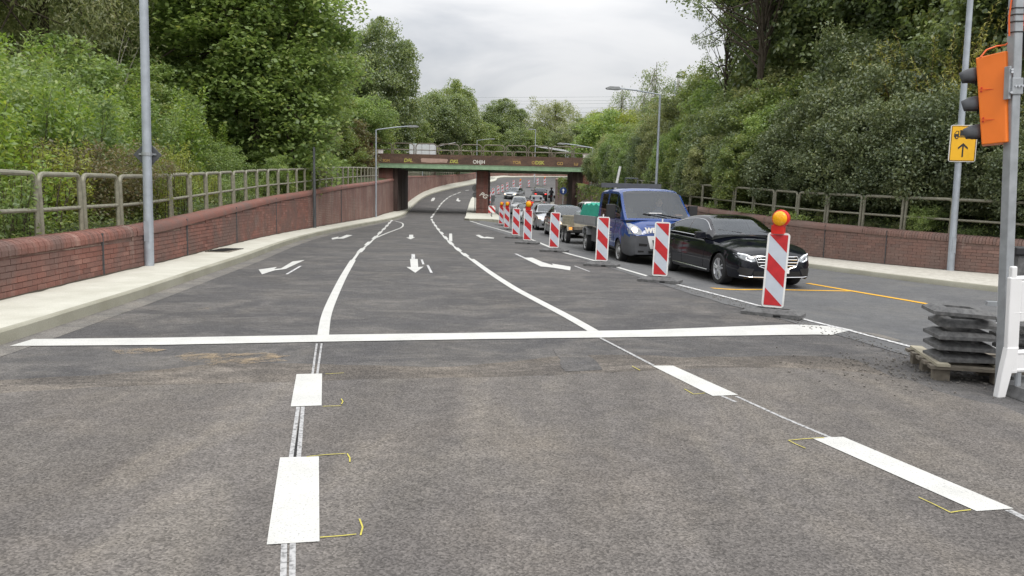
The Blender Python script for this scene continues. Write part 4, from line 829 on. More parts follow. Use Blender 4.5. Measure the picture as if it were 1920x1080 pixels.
# signal post
sx, sy = A(1886, 740, 6.3)[:2]; sx -= .06; sgp = empty('signal_post', (sx + .02, sy, 0), rad(12), label='square galvanised post carrying the orange site signal at the right edge', cat='post')
sgp.rotation_euler = (0, -.075, rad(12))
m = MB(); m.box((0, 0, 2.0), (.078, .078, 4.0)); pole = m.build('post', 'galvanised', sgp, bevel=.006)
for i, zz in enumerate((2.98, 3.06, 3.115, 3.165)): m = MB(); m.box((0, 0, zz), (.088, .088, .008), rx=.05); m.build('cable_tie', 'black_plastic', pole)
m = MB()
rr = random.Random(5)
for k in range(5):
    x_ = .05 + .012 * k; pts = [(x_ + rr.uniform(-.015, .02) + .03 * math.sin(z_ * 9 + k), -.02 + .012 * k, z_) for z_ in np.arange(2.86, 3.7, .06)]; m.tube(pts, .0065, 6)
m.tube([(-.25, -.0, 2.80), (-.2, .0, 2.86), (-.12, 0, 2.885), (-.05, 0, 2.89), (0, -.045, 2.93), (.05, -.045, 3.0), (.06, -.02, 3.2)], .007, 6); m.tube([(-.05, -.05, 2.95), (-.055, -.05, 3.1), (-.03, -.05, 3.3), (-.07, -.05, 3.6)], .0065, 6)
oc = m.build('orange_cable', 'cable_orange', label='orange signal cables tied to the square post', cat='cable'); oc.location = (sx + .02, sy - .01, 0); oc.rotation_euler = (0, -.075, 0)
m = MB(); m.tube([(.065, -.03, 2.98), (.075, -.03, 2.86), (.085, -.03, 2.78)], .022, 10); m.tube([(.085, -.03, 2.78), (.09, -.03, 2.66), (.11, -.03, 2.62)], .012, 8); m.tube([(.085, -.03, 2.8), (.14, -.03, 2.68), (.2, -.03, 2.66)], .009, 8); m.build('cable_plug', 'black_plastic', sgp, smooth=True)
m = MB(); m.box((0, 0, 2.55), (.10, .10, .13)); m.box((-.05, -.015, 2.55), (.03, .09, .13)); m.build('clamp', 'galvanised', sgp, bevel=.004); m = MB(); m.box((-.075, -.02, 2.58), (.022, .05, .26)); m.build('bracket_plate', 'galvanised', sgp, bevel=.003)
for zz in (2.68, 2.66, 2.50, 2.55): q = MB(); q.lathe([(0, -.062), (.010, -.062), (.010, -.05), (0, -.05)], 'Y', 6, (-.0 if zz in (2.55,) else -.07, 0, zz)); q.build('bolt', 'chrome', sgp)
for xx in (-.035, .03): q = MB(); q.lathe([(0, -.066), (.010, -.066), (.010, -.05), (0, -.05)], 'Y', 6, (xx, 0, 2.55)); q.build('bolt', 'chrome', sgp)
# signal head: tall tapering orange box seen from its side, three black hoods facing left
ts = empty('site_signal', (sx - .085, sy + .02, 0), rad(-33), label='orange temporary traffic signal with three dark hoods seen from the side', cat='traffic signal')
c0 = A(1862, 184, sy)[2]; sy = sy + .0; x_r = (A(1893, 184, sy)[0] - ts.location.x) * .84; zt_ = A(1860, 96, sy)[2]; zb_ = A(1862, 271, sy)[2]
hd = MB(); tp = (A(1832, 103, sy)[0] - ts.location.x) * .84; bt = (A(1843, 272, sy)[0] - ts.location.x) * .84
P8 = [(tp, -.10, zt_ - .035), (x_r - .05, -.135, zt_ + .0), (x_r, -.09, zt_), (x_r, .12, zt_), (tp, .12, zt_ - .035), (bt, -.10, zb_ - .0), (x_r + .015, -.135, zb_ + .015), (x_r + .055, -.09, zb_ + .02), (x_r + .055, .12, zb_ + .02), (bt, .12, zb_)]
hd.add(P8, [(0, 1, 2, 3, 4), (9, 8, 7, 6, 5), (0, 5, 6, 1), (1, 6, 7, 2), (2, 7, 8, 3), (3, 8, 9, 4), (4, 9, 5, 0)]); hd.build('housing', 'orange', ts, bevel=.008)
for k in range(3):
    f = (k + .5) / 3; zz = zt_ - .045 + (zb_ - zt_ + .04) * f; xl = tp + (bt - tp) * f; m = MB(); n_ = 12; vs = []
    for i, (dx_, rr_) in enumerate(((0.0, .088), (-.04, .087), (-.08, .078), (-.115, .058))):
        for j in range(n_ + 1):
            a_ = math.pi * (-.12 + 1.24 * j / n_); drop = 0 if i < 2 else (.0 if i == 2 else .01)
            vs.append((xl + dx_ - (.02 * math.sin(a_) if i == 3 else 0), .01 + rr_ * math.cos(a_), zz - .02 + rr_ * math.sin(a_) - drop))
    m.add(vs, [(i * (n_ + 1) + j, i * (n_ + 1) + j + 1, (i + 1) * (n_ + 1) + j + 1, (i + 1) * (n_ + 1) + j) for i in range(3) for j in range(n_)]); h = m.build('hood', 'bumper_grey', ts, smooth=True)
    sol = h.modifiers.new('s', 'SOLIDIFY'); sol.thickness = .004
    q = MB(); q.lathe([(0, -.014), (.06, -.010), (.068, .004)], 'X', 20, (xl, .01, zz - .02)); q.build('lens', 'under_black', h, smooth=True)
for f in (.36, .69):
    zz = zt_ - .03 + (zb_ - zt_) * f; xl = tp + (bt - tp) * f; MB().box(((xl + x_r) / 2 - .02, -.118, zz), (x_r - xl - .05, .006, .0025)).build('seam', 'lamp_red', ts)
    for d_ in (-.012, .016): q = MB(); q.lathe([(0, -.112), (.007, -.112), (.007, -.1), (0, -.1)], 'Y', 8, (xl + .025, 0, zz + d_)); q.build('latch', 'lamp_red', ts)
# black box on a dark pole behind barrier edge
e = A(1908, 470, 8.2); MB().box((e[0] + .03, 8.2, e[2]), (.22, .2, .09)).build('battery_case', 'black_plastic', label='small black case above the barrier at the right edge', cat='case', bevel=.015)
MB().box((e[0] + .05, 8.2, (e[2] - .05) / 2), (.16, .14, e[2] - .05)).build('battery_cabinet', 'rubber', label='dark cabinet behind the striped barrier at the right edge', cat='cabinet')

# pallet with two stacks of rubber feet
px0, py0, _ = G(1752, 716); pal = empty('pallet', (px0 + .02, py0 + .05, zr(px0, py0)), rad(-14), label='weathered wooden pallet carrying stacked rubber feet', cat='pallet')
for yy in (0.02, .38, .72):
    for xx in (.07, .55, 1.05): MB().box((xx, yy + .05, .055), (.13, .10, .11)).build('block', 'wood_grey', pal)
for yy in (.03, .22, .41, .60, .79): MB().box((.56, yy, .125), (1.2, .11, .028)).build('plank', 'wood_grey', pal)
for xx in (.06, .56, 1.06): MB().box((xx, .41, .1515), (.11, .9, .024)).build('crosspiece', 'board_tan', pal)
def footmesh2():
    m = MB(); L, W_, H_ = .40, .20, .105; t_ = .055
    # a rubber foot with sloped ends and a rectangular hole
    xo = [(-L, .02), (-L + .0, t_ * .7), (-L + .12, H_), (L - .12, H_), (L, t_ * .7), (L, .02)]
    for y0, y1 in ((-W_, -.065), (.065, W_)): m.prism(xo, y0, y1, 'XZ')
    for xa, xb in ((-L, -.17), (.17, L)):
        pts = [(max(xa, -L), .02)] + ([(-L, t_ * .7), (-L + .12, H_)] if xa < 0 else [(xa, H_)]) + ([(xb, H_)] if xa < 0 else [(L - .12, H_), (L, t_ * .7)]) + [(xb, .02)]
        m.prism(pts, -.0648, .0648, 'XZ')
    m.prism([(-.17, .02), (-.17, .05), (.17, .05), (.17, .02)], -.0646, .0646, 'XZ')
    return m.mesh('rubber_foot', 'rubber')
fmesh2 = ringmesh().mesh('rubber_foot', 'rubber'); rr = random.Random(2)
def mat_xy(dx_, dy_):
    a = pal.rotation_euler[2]; return pal.location.x + dx_ * math.cos(a) - dy_ * math.sin(a), pal.location.y + dx_ * math.sin(a) + dy_ * math.cos(a)
for sx_, n_, nm in ((.25, 5, 'left'), (.86, 4, 'right')):
    for k in range(n_):
        x, y = mat_xy(sx_ + rr.uniform(-.04, .04), .26 + rr.uniform(-.03, .03)); z = pal.location.z + .166 + k * .106
        o_ = ['lowest', 'second lowest', 'middle', 'second from the top', 'topmost'] if n_ == 5 else ['lowest', 'second lowest', 'second from the top', 'topmost']
        link_mesh('rubber_foot', fmesh2, None, (x, y, z), (rr.uniform(-.02, .02), rr.uniform(-.03, .03) + (.05 if k == n_ - 1 else 0), rad(-14) + rr.uniform(-.10, .10)), scale=(.62, 1.1, 1.05), label=f'{o_[k]} rubber foot in the {nm} stack on the pallet', cat='rubber foot', group=f'rubber feet stacked on the {nm} of the pallet')
x, y = mat_xy(.72, .45); MB().box((x, y, pal.location.z + .155 + 5 * .104 - .0), (.42, .06, .04), rz=-.2).build('steel_bar', 'galvanised', label='grey metal bar lying on top of the stacked rubber feet', cat='metal bar')

# ------------------------------------------------------------------ vehicles
def pch(K, x):
    """smooth monotone interpolation through knots"""
    K = sorted(K); X = [k[0] for k in K]; Y = [k[1] for k in K]; n = len(K)
    if x <= X[0]: return Y[0]
    if x >= X[-1]: return Y[-1]
    d = [(Y[i + 1] - Y[i]) / (X[i + 1] - X[i]) for i in range(n - 1)]
    m = [d[0]] + [0 if d[i - 1] * d[i] <= 0 else 2 * d[i - 1] * d[i] / (d[i - 1] + d[i]) for i in range(1, n - 1)] + [d[-1]]
    i = max(j for j in range(n - 1) if X[j] <= x); h = X[i + 1] - X[i]; t = (x - X[i]) / h
    return (2 * t**3 - 3 * t**2 + 1) * Y[i] + (t**3 - 2 * t**2 + t) * h * m[i] + (-2 * t**3 + 3 * t**2) * Y[i + 1] + (t**3 - t**2) * h * m[i + 1]
TYRES = {}
def wheel(parent, x, y, r, w, side, style):
    key = (round(r, 3), round(w, 3), style)
    if key not in TYRES:
        t = MB(); t.lathe([(r * .66, -w / 2), (r * .92, -w / 2), (r * .985, -w * .42), (r, -w * .25), (r, w * .25), (r * .985, w * .42), (r * .92, w / 2), (r * .70, w / 2 - .002), (r * .66, w / 2 - .02), (r * .66, -w / 2)], 'Y', 32)
        rm = MB(); rr_ = r * .69; o_ = w / 2
        rm.lathe([(rr_, o_ - .004), (rr_ * .95, o_ - .008), (rr_ * .90, o_ - .03), (rr_ * .88, o_ - .09)], 'Y', 32)
        if style == 'alloy':
            for k in range(5):
                for d_ in (-.17, .17):
                    a = 2 * math.pi * k / 5 + .3; x0_, z0_ = .05 * math.cos(a + d_ * 1.5), .05 * math.sin(a + d_ * 1.5); x1_, z1_ = rr_ * .93 * math.cos(a + d_), rr_ * .93 * math.sin(a + d_)
                    rm.tube([(x0_, o_ - .022, z0_), (x1_, o_ - .012, z1_)], [.022, .017], 6)
            rm.lathe([(0, o_ - .008), (.06, o_ - .012), (.075, o_ - .04)], 'Y', 16)
        else:
            rm.lathe([(rr_ * .9, o_ - .03), (rr_ * .7, o_ - .025), (rr_ * .45, o_ - .045), (.09, o_ - .01), (.06, o_ + .01), (0, o_ + .012)], 'Y', 24)
        bk = MB(); bk.lathe([(0, o_ - .10), (rr_ * .9, o_ - .095)], 'Y', 24)
        hl = MB()
        if style != 'alloy':
            for k in range(10): a = 2 * math.pi * k / 10; hl.lathe([(0, o_ - .020), (.018, o_ - .022), (.018, o_ - .06)], 'Y', 8, (rr_ * .66 * math.cos(a), 0, rr_ * .66 * math.sin(a)))
        TYRES[key] = (t.mesh('wheel', 'tyre', 35), rm.mesh('rim', 'alloy' if style == 'alloy' else 'steel_rim', 40), bk.mesh('brake_disc', 'alloy_dark'), hl.mesh('rim_hole', 'under_black') if style != 'alloy' else None)
    t, rm, bk, hl = TYRES[key]; o = link_mesh('wheel', t, parent, (x, y, r), (0, 0, 0 if side > 0 else math.pi)); link_mesh('rim', rm, o); link_mesh('brake_disc', bk, o)
    if hl: link_mesh('rim_hole', hl, o)
    return o
def fill(curve, a, b, n): return [a + (b - a) * i / n for i in range(n + 1)]
class Car:
    def __init__(s, name, label, cat, loc, rz, sp, group='cars in the queue beside the beacons', detail=2):
        s.sp = sp; s.root = empty(name, loc, rz, label=label, cat=cat, group=group); s.det = detail
        xa, xb = sp['x']; st = set([xa, xb]); step = .07 if detail > 1 else .14
        x = xa
        while x < xb: st.add(round(x, 3)); x += step
        for e in (xa, xb):
            sg_ = 1 if e == xa else -1
            for d in (.01, .025, .045, .08, .12, .18): st.add(round(e + sg_ * d, 3))
        for wx in sp['wheels'][:2]:
            R = sp['wheels'][2] + .045
            for k in range(13 if detail > 1 else 9): st.add(round(wx + R * math.cos(math.pi * k / (12 if detail > 1 else 8)), 3))
        s.st = sorted(v for v in st if xa - 1e-6 <= v <= xb + 1e-6); st2 = []; 
        for v in s.st:
            if not st2 or v - st2[-1] > .006: st2.append(v)
        s.st = st2; s.body()
    def zb(s, x):
        z = pch(s.sp['zb'], x); wr_ = s.sp['wheels'][2]; R = wr_ + .045
        for wx in s.sp['wheels'][:2]:
            d = abs(x - wx)
            if d < R + 1e-4: z = max(z, wr_ + math.sqrt(max(0, R * R - d * d)) * .98)
        return z
    def section(s, x):
        sp = s.sp; W = pch(sp['w'], x); zb = s.zb(x); zs = pch(sp['sh'], x); zt = max(pch(sp['top'], x), zs + .002); zb = min(zb, zs - .05); P = []
        z0 = pch(sp['zb'], x); tum = sp.get('tum', .92)
        for t in (0, .08, .22, .40, .58, .72, .84, .93, 1):
            z = zb + (zs - zb) * t; tt = (z - z0) / max(.05, zs - z0)
            y = W * np.interp(tt, [0, .06, .3, .55, .68, .72, .9, 1], [.955, .985, .998, 1.0, .992, .975, .955, tum + .012]); P.append((y, z))
        for q in sp.get('cap', (.08, .2, .45, .72, 1)):
            P.append((W * tum * (1 - q), zs + (zt - zs) * math.sin(min(1, q * 1.25) * math.pi / 2)))
        return P
    def body(s):
        sp = s.sp; S = [s.section(x) for x in s.st]; n = len(S[0]); parts = {}
        V = []; idx = {}
        def vid(i, j, sg_):
            y, z = S[i][j]
            if j == n - 1: sg_ = 1
            k = (i, j, sg_)
            if k not in idx: idx[k] = len(V); V.append((s.st[i], y * sg_, z))
            return idx[k]
        F = []
        for i in range(len(S) - 1):
            for j in range(n - 1):
                F.append((vid(i, j, 1), vid(i, j + 1, 1), vid(i + 1, j + 1, 1), vid(i + 1, j, 1))); F.append((vid(i, j, -1), vid(i + 1, j, -1), vid(i + 1, j + 1, -1), vid(i, j + 1, -1)))
        for i, flip in ((0, 0), (len(S) - 1, 1)):
            for j in range(n - 2):
                f = (vid(i, j, 1), vid(i, j, -1), vid(i, j + 1, -1), vid(i, j + 1, 1)); F.append(f[::-1] if flip else f)
            f = (vid(i, n - 2, 1), vid(i, n - 2, -1), vid(i, n - 1, 1)); F.append(f[::-1] if flip else f)
        s.bvh = BVHTree.FromPolygons([Vector(v) for v in V], F); cls = sp.get('cls'); deck = sp.get('deck')
        for f in F:
            c = [sum(V[k][a] for k in f) / len(f) for a in range(3)]; nm = 'body'
            if deck and deck[0] < c[0] < deck[1] and c[2] > pch(sp['sh'], c[0]) - .0 and abs(c[1]) < pch(sp['w'], c[0]) * sp.get('tum', .92) * .96: nm = 'interior_deck'
            elif cls: nm = cls(c) or 'body'
            parts.setdefault(nm, []).append(f)
        for nm, fs in parts.items():
            used = sorted({k for f in fs for k in f}); mp = {k: i for i, k in enumerate(used)}
            m = MB(); m.v = [V[k] for k in used]; m.f = [tuple(mp[k] for k in f) for f in fs]
            mat = {'body': sp['paint'], 'interior_deck': 'interior', 'bumper': 'bumper_grey'}.get(nm, nm)
            m.build(nm, mat, s.root, smooth=sp.get('smooth', 32), fix=False)
        xa, xb = sp['x']; m = MB(); W = max(k[1] for k in sp['w']); m.box(((xa + xb) / 2, 0, .36), (xb - xa - .5, W * 1.30, .26)); 
        m.box(((xa + xb) / 2, 0, .60), (xb - xa - .7, W * 1.2, .25)); m.build('underbody', 'under_black', s.root)
        wf, wr, r = sp['wheels'][:3]; tw = sp.get('tw', .215)
        for wx in (wf, wr):
            if wx < xa: continue
            for sg_ in (1, -1): wheel(s.root, wx, sg_ * (pch(sp['w'], wx) - tw / 2 - .02), r, tw, sg_, sp.get('rim', 'alloy') if s.det > 0 else 'steel')
        if sp.get('cab'): s.cabin()
    def cabin(s):
        sp = s.sp; cb = sp['cab']; R = cb['roof']; xa, xb = R[0][0], R[-1][0]; x0, x1 = min(xa, xb), max(xa, xb); xs = set(); x = x0
        while x < x1: xs.add(round(x, 3)); x += .055 if s.det > 1 else .11
        for v in [x1] + [p for w_ in cb['side'] for p in w_[:2]] + list(cb['ws']) + list(cb['rw']): xs.add(round(v, 3))
        xs = sorted(v for v in xs if x0 - 1e-6 <= v <= x1 + 1e-6); V = []; n = 0; G_ = []; wb = cb['wb']; wrf = cb['wr']; rise = cb.get('edge', .075)
        for x in xs:
            zb = cb['belt'] if not isinstance(cb['belt'], list) else pch(cb['belt'], x); W = pch(sp['w'], x) * wb; zt = max(pch(R, x), zb + .004); h = zt - zb; hf = cb['h']
            q = min(1, h / hf); ze = zb + max(.002, h - rise * min(1, q * 1.6)); We = W + (pch(sp['w'], 0) * wrf - W) * min(1, (ze - zb) / (hf - rise)); P = [(W, zb)]
            for t in (.07, .35, .65, .92, 1): P.append((W + (We - W) * (t + .10 * math.sin(math.pi * t) * (-1)), zb + (ze - zb) * t))
            for t, hh in ((.07, .42), (.16, .68), (.45, .92), (1, 1)): P.append((We * (1 - t), ze + (zt - ze) * hh))
            G_.append(P)
        n = len(G_[0]); idx = {}
        def vid(i, j, sg_):
            if j == n - 1: sg_ = 1
            k = (i, j, sg_)
            if k not in idx: idx[k] = len(V); V.append((xs[i], G_[i][j][0] * sg_, G_[i][j][1]))
            return idx[k]
        parts = {}
        for i in range(len(xs) - 1):
            xm = (xs[i] + xs[i + 1]) / 2; hm_ = G_[i][5][1] - G_[i][0][1]
            for j in range(n - 1):
                nm = 'roof'
                if 1 <= j <= 3:
                    for kw, (a, b) in enumerate([w_[:2] for w_ in cb['side']]):
                        if a < xm < b and hm_ > .05: nm = 'side_window#%d' % kw
                if j >= 6:
                    if cb['ws'][0] < xm < cb['ws'][1]: nm = 'windscreen'
                    if cb['rw'][0] < xm < cb['rw'][1]: nm = 'rear_window'
                parts.setdefault(nm, []).append((vid(i, j, 1), vid(i, j + 1, 1), vid(i + 1, j + 1, 1), vid(i + 1, j, 1)))
                nm2 = nm + 'r' if '#' in nm else nm; parts.setdefault(nm2, []).append((vid(i, j, -1), vid(i + 1, j, -1), vid(i + 1, j + 1, -1), vid(i, j + 1, -1)))
        # closing faces front and back when the profile ends high
        for i, flip in ((0, 0), (len(xs) - 1, 1)):
            if G_[i][n - 1][1] - G_[i][0][1] > .1:
                for j in range(n - 1):
                    nm = cb.get('endglass', 'roof') if 1 <= j <= 3 and i == 0 and cb.get('endglass') else 'roof'
                    f = (vid(i, j, 1), vid(i, j, -1), vid(i, j + 1, -1), vid(i, j + 1, 1)) if j < n - 2 else (vid(i, j, 1), vid(i, j, -1), vid(i, j + 1, 1)); parts.setdefault(nm, []).append(f[::-1] if flip else f)
        for nm, fs in parts.items():
            used = sorted({k for f in fs for k in f}); mp = {k: i for i, k in enumerate(used)}; m = MB(); m.v = [V[k] for k in used]; m.f = [tuple(mp[k] for k in f) for f in fs]; nm = nm.split('#')[0]
            m.build(nm, {'roof': sp['paint'], 'windscreen': 'windscreen', 'rear_window': 'side_glass', 'side_window': 'side_glass'}[nm], s.root, smooth=38, fix=False)
        s.cv = BVHTree.FromPolygons([Vector(v) for v in V], [f for fs in parts.values() for f in fs])
        # seats and dashboard
        W = pch(sp['w'], 0); bz = cb['belt'] if not isinstance(cb['belt'], list) else pch(cb['belt'], 0); fx = cb.get('seatx', (cb['ws'][0] - .75, cb['ws'][0] - 1.6))
        for k, xx in enumerate(fx):
            for sg_ in ((1, -1) if k == 0 else (1, -1)):
                m = MB(); m.box((xx, sg_ * W * .42, bz - .02), (.14, .46, .42)); m.box((xx - .03, sg_ * W * .42, bz + .27), (.10, .24, .15)); m.build('seat', 'seat_fabric', s.root, bevel=.04)
        m = MB(); m.box((cb['ws'][1] - .42, 0, bz + .0), (.3, W * 1.5, .05)); m.build('dashboard', 'interior', s.root)
        m = MB(); m.tube([(cb['ws'][0] - .32 - .1 * math.sin(a), -0 + sp.get('drv', 1) * W * .42 + .18 * math.cos(a), bz + .06 + .16 * math.sin(a)) for a in np.linspace(0, 2 * math.pi, 18)], .014, 6, cap=False); m.build('steering_wheel', 'black_plastic', s.root)
    def hit(s, o, d):
        h = s.bvh.ray_cast(Vector(o), Vector(d)); return h[0], h[1]
    def decal(s, name, mat, pts, face='front', off=.006, parent=None, thick=True, smooth=True):
        """patch lying on the body: pts are (y,z) for front and rear, (x,z) for left and right, (x,y) for top"""
        n = len(pts); P = []
        for i in range(n):
            a, b = pts[i], pts[(i + 1) % n]; k = max(1, int(math.hypot(b[0] - a[0], b[1] - a[1]) / .05)); P += [(a[0] + (b[0] - a[0]) * t / k, a[1] + (b[1] - a[1]) * t / k) for t in range(k)]
        cx = sum(p[0] for p in P) / len(P); cy = sum(p[1] for p in P) / len(P); rings = [1, .72, .4, 0.0]; m = MB(); vs = []; n = len(P)
        def ray(a, b):
            if face == 'front': o, d = (6, a, b), (-1, 0, 0)
            elif face == 'rear': o, d = (-6, a, b), (1, 0, 0)
            elif face == 'left': o, d = (a, 4, b), (0, -1, 0)
            elif face == 'right': o, d = (a, -4, b), (0, 1, 0)
            else: o, d = (a, b, 5), (0, 0, -1)
            h, nn = s.hit(o, d)
            if h is None: return None
            return h - Vector(d) * off
        last = None
        for rg in rings[:-1]:
            for a, b in P:
                q = ray(cx + (a - cx) * rg, cy + (b - cy) * rg)
                if q is None: q = last or Vector((0, 0, 0))
                last = q; vs.append(q)
        vs.append(ray(cx, cy) or last)
        fs = []
        for k in range(2):
            for i in range(n): fs.append((k * n + i, k * n + (i + 1) % n, (k + 1) * n + (i + 1) % n, (k + 1) * n + i))
        for i in range(n): fs.append((2 * n + i, 2 * n + (i + 1) % n, 3 * n))
        m.add(vs, fs); return m.build(name, mat, parent or s.root, smooth=60 if smooth else False)
    def line(s, name, mat, pts, face, r=.006, off=.0, parent=None):
        P = []
        for i in range(len(pts) - 1):
            a, b = pts[i], pts[i + 1]; k = max(1, int(math.hypot(b[0] - a[0], b[1] - a[1]) / .07))
            for t in range(k + (i == len(pts) - 2)):
                u, v = a[0] + (b[0] - a[0]) * t / k, a[1] + (b[1] - a[1]) * t / k
                o, d = {'front': ((6, u, v), (-1, 0, 0)), 'rear': ((-6, u, v), (1, 0, 0)), 'left': ((u, 4, v), (0, -1, 0)), 'right': ((u, -4, v), (0, 1, 0)), 'top': ((u, v, 5), (0, 0, -1))}[face]
                h, _ = s.hit(o, d)
                if h is not None: P.append(h - Vector(d) * off)
        if len(P) > 1: m = MB(); m.tube(P, r, 6); return m.build(name, mat, parent or s.root)
    def mirror_(s, x, z, W, mat, sz=(.13, .22, .15)):
        for sg_ in (1, -1):
            m = MB(); m.box((x, sg_ * (W + .13), z), sz); m.tube([(x, sg_ * (W - .04), z - sz[2] * .35), (x, sg_ * (W + .08), z - sz[2] * .2)], .022, 6); m.build('wing_mirror', mat, s.root, bevel=.035)
            m = MB(); m.box((x - sz[0] / 2 - .002, sg_ * (W + .13), z), (.004, sz[1] * .85, sz[2] * .8)); m.build('mirror_glass', 'chrome', s.root)
    def plate(s, txt, y, z, face='front', w=.52):
        h, _ = s.hit((6 if face == 'front' else -6, y, z), (-1 if face == 'front' else 1, 0, 0)); sg_ = 1 if face == 'front' else -1
        if h is None: return
        m = MB(); m.box((h.x + sg_ * .018, y, z), (.014, w, .112)); p = m.build('number_plate', 'white_plastic', s.root)
        if txt: text('plate_number', txt, 'sign_black', .10, p, (h.x + sg_ * .0265, y - .0, z - .005), (rad(90), 0, rad(90) * sg_), bold=.002, align='CENTER')
        return p
def both(f):
    for sg_ in (1, -1): f(sg_)
# --- the black executive saloon, nearest
SAL = dict(paint='paint_black', x=(-2.46, 2.46), wheels=(1.62, -1.32, .335), tw=.235, tum=.90,
    top=[(-2.46, .92), (-2.43, 1.02), (-2.3, 1.07), (-1.8, 1.09), (-1.4, 1.08), (0, 1.02), (.9, 1.0), (1.5, .955), (2.0, .88), (2.25, .81), (2.36, .755), (2.42, .69), (2.46, .58)],
    sh=[(-2.46, .80), (-2.4, .90), (-2.2, .955), (-1.5, .96), (-.5, .93), (.9, .90), (1.5, .865), (2.0, .80), (2.25, .73), (2.38, .66), (2.46, .54)],
    w=[(-2.46, .62), (-2.43, .70), (-2.33, .78), (-2.1, .85), (-1.6, .905), (-1.2, .922), (0, .925), (1.2, .92), (1.7, .91), (2.05, .875), (2.25, .82), (2.36, .75), (2.43, .66), (2.46, .56)],
    zb=[(-2.46, .42), (-2.35, .30), (-1.9, .24), (0, .21), (1.8, .22), (2.2, .21), (2.42, .20), (2.46, .24)],
    deck=(-1.75, .98), drv=1,
    cab=dict(roof=[(-2.02, 1.06), (-1.75, 1.15), (-1.3, 1.30), (-.9, 1.40), (-.5, 1.445), (-.1, 1.46), (.2, 1.445), (.45, 1.39), (.75, 1.24), (1.1, 1.035)], belt=[(-2.02, 1.02), (-1.2, 1.0), (.4, .955), (1.1, .94)], wb=.885, wr=.635, h=.50, side=[(-1.55, -1.22), (-1.19, -.36), (-.28, .68)], ws=(.28, 1.07), rw=(-1.85, -1.0)))
x1, y1, z1 = 4.43, 15.81, -.17
ang = math.atan2(-(18.75 - 15.81), (3.97 - 4.43) * -1)   # heading from rear to front wheel
def place(xf, yf, head_deg, wf, halfw, side=1):
    """origin so that the near front wheel (side: +1 the car's right seen from us) stands at (xf, yf); head: direction of travel, degrees from -Y towards +X"""
    h = rad(head_deg); fx, fy = math.sin(h), -math.cos(h); rx, ry = fy, -fx     # forward, right
    return xf - fx * wf - rx * halfw * side, yf - fy * wf - ry * halfw * side, math.atan2(fy, fx)
ox, oy, oa = place(4.44, 15.85, 9.5, 1.62, .82)
car = Car('saloon_car', 'shiny black executive saloon at the head of the queue with chrome grille', 'car', (ox, oy, zr(ox, oy) + .008), oa, SAL, detail=3)
def sal_details(c, grille=True):
    y0 = .43
    c.decal('grille', 'under_black', [(-.44, .655), (-.46, .61), (-.40, .47), (-.26, .42), (.26, .42), (.40, .47), (.46, .61), (.44, .655)], off=.010)
    c.line('grille_frame', 'chrome', [(-.44, .66), (-.47, .61), (-.41, .465), (-.26, .415), (.26, .415), (.41, .465), (.47, .61), (.44, .66), (-.44, .66)], 'front', .011, .012)
    for zz in (.60, .54, .48): w_ = .43 if zz > .5 else .38; c.line('grille_bar', 'chrome', [(-w_, zz), (w_, zz)], 'front', .011, .018)
    c.decal('lower_intake', 'under_black', [(-.52, .36), (-.50, .27), (.50, .27), (.52, .36)], off=.006)
    both(lambda g_: c.decal('side_intake', 'black_plastic', [(g_ * .50, .41), (g_ * .76, .43), (g_ * .79, .36), (g_ * .74, .27), (g_ * .56, .28)], off=.006))
    c.line('front_trim', 'chrome', [(-.76, .265), (-.6, .245), (-.3, .24), (.3, .24), (.6, .245), (.76, .265)], 'front', .009, .008)
    def hl(g_):
        h = c.decal('headlight', 'headlight_glass', [(g_ * .47, .565), (g_ * .50, .64), (g_ * .62, .70), (g_ * .76, .725), (g_ * .82, .70), (g_ * .80, .63), (g_ * .68, .575), (g_ * .56, .545)], off=.008)
        c.line('daytime_light', 'headlight_day', [(g_ * .53, .635), (g_ * .63, .685), (g_ * .77, .71)], 'front', .010, .014, h); c.line('daytime_light', 'headlight_day', [(g_ * .56, .56), (g_ * .66, .60), (g_ * .66, .635)], 'front', .009, .014, h)
        c.decal('lamp_inner', 'alloy_dark', [(g_ * .57, .58), (g_ * .60, .64), (g_ * .65, .645), (g_ * .64, .59)], off=.011, parent=h)
    both(hl)
    c.plate('B  G  50', 0, .375)
    c.decal('star_badge', 'chrome', [(.05 * math.cos(a), .54 + .05 * math.sin(a)) for a in np.linspace(0, 6.0, 14)], off=.024)
    for f_, g_ in (('left', 1), ('right', -1)):
        c.line('door_gap', 'under_black', [(.90, .92), (.93, .75), (.88, .30)], f_, .005); c.line('door_gap', 'under_black', [(-.32, .96), (-.34, .6), (-.34, .30)], f_, .005); c.line('door_gap', 'under_black', [(-1.30, .98), (-1.18, .8), (-1.0, .62), (-.93, .40)], f_, .005)
        c.line('sill_trim', 'chrome', [(-.86, .30), (1.12, .27)], f_, .012, .006)
        for xx in (-.12, -1.05): h, _ = c.hit((xx, 4 * g_, .83), (0, -g_, 0)); m = MB(); m.box((xx, h.y + g_ * .022, .83), (.22, .025, .035)); m.build('door_handle', 'paint_black', c.root, bevel=.01)
        cb = SAL['cab']
    c.mirror_(.70, 1.00, .80, 'paint_black', (.12, .22, .15))
sal_details(car)
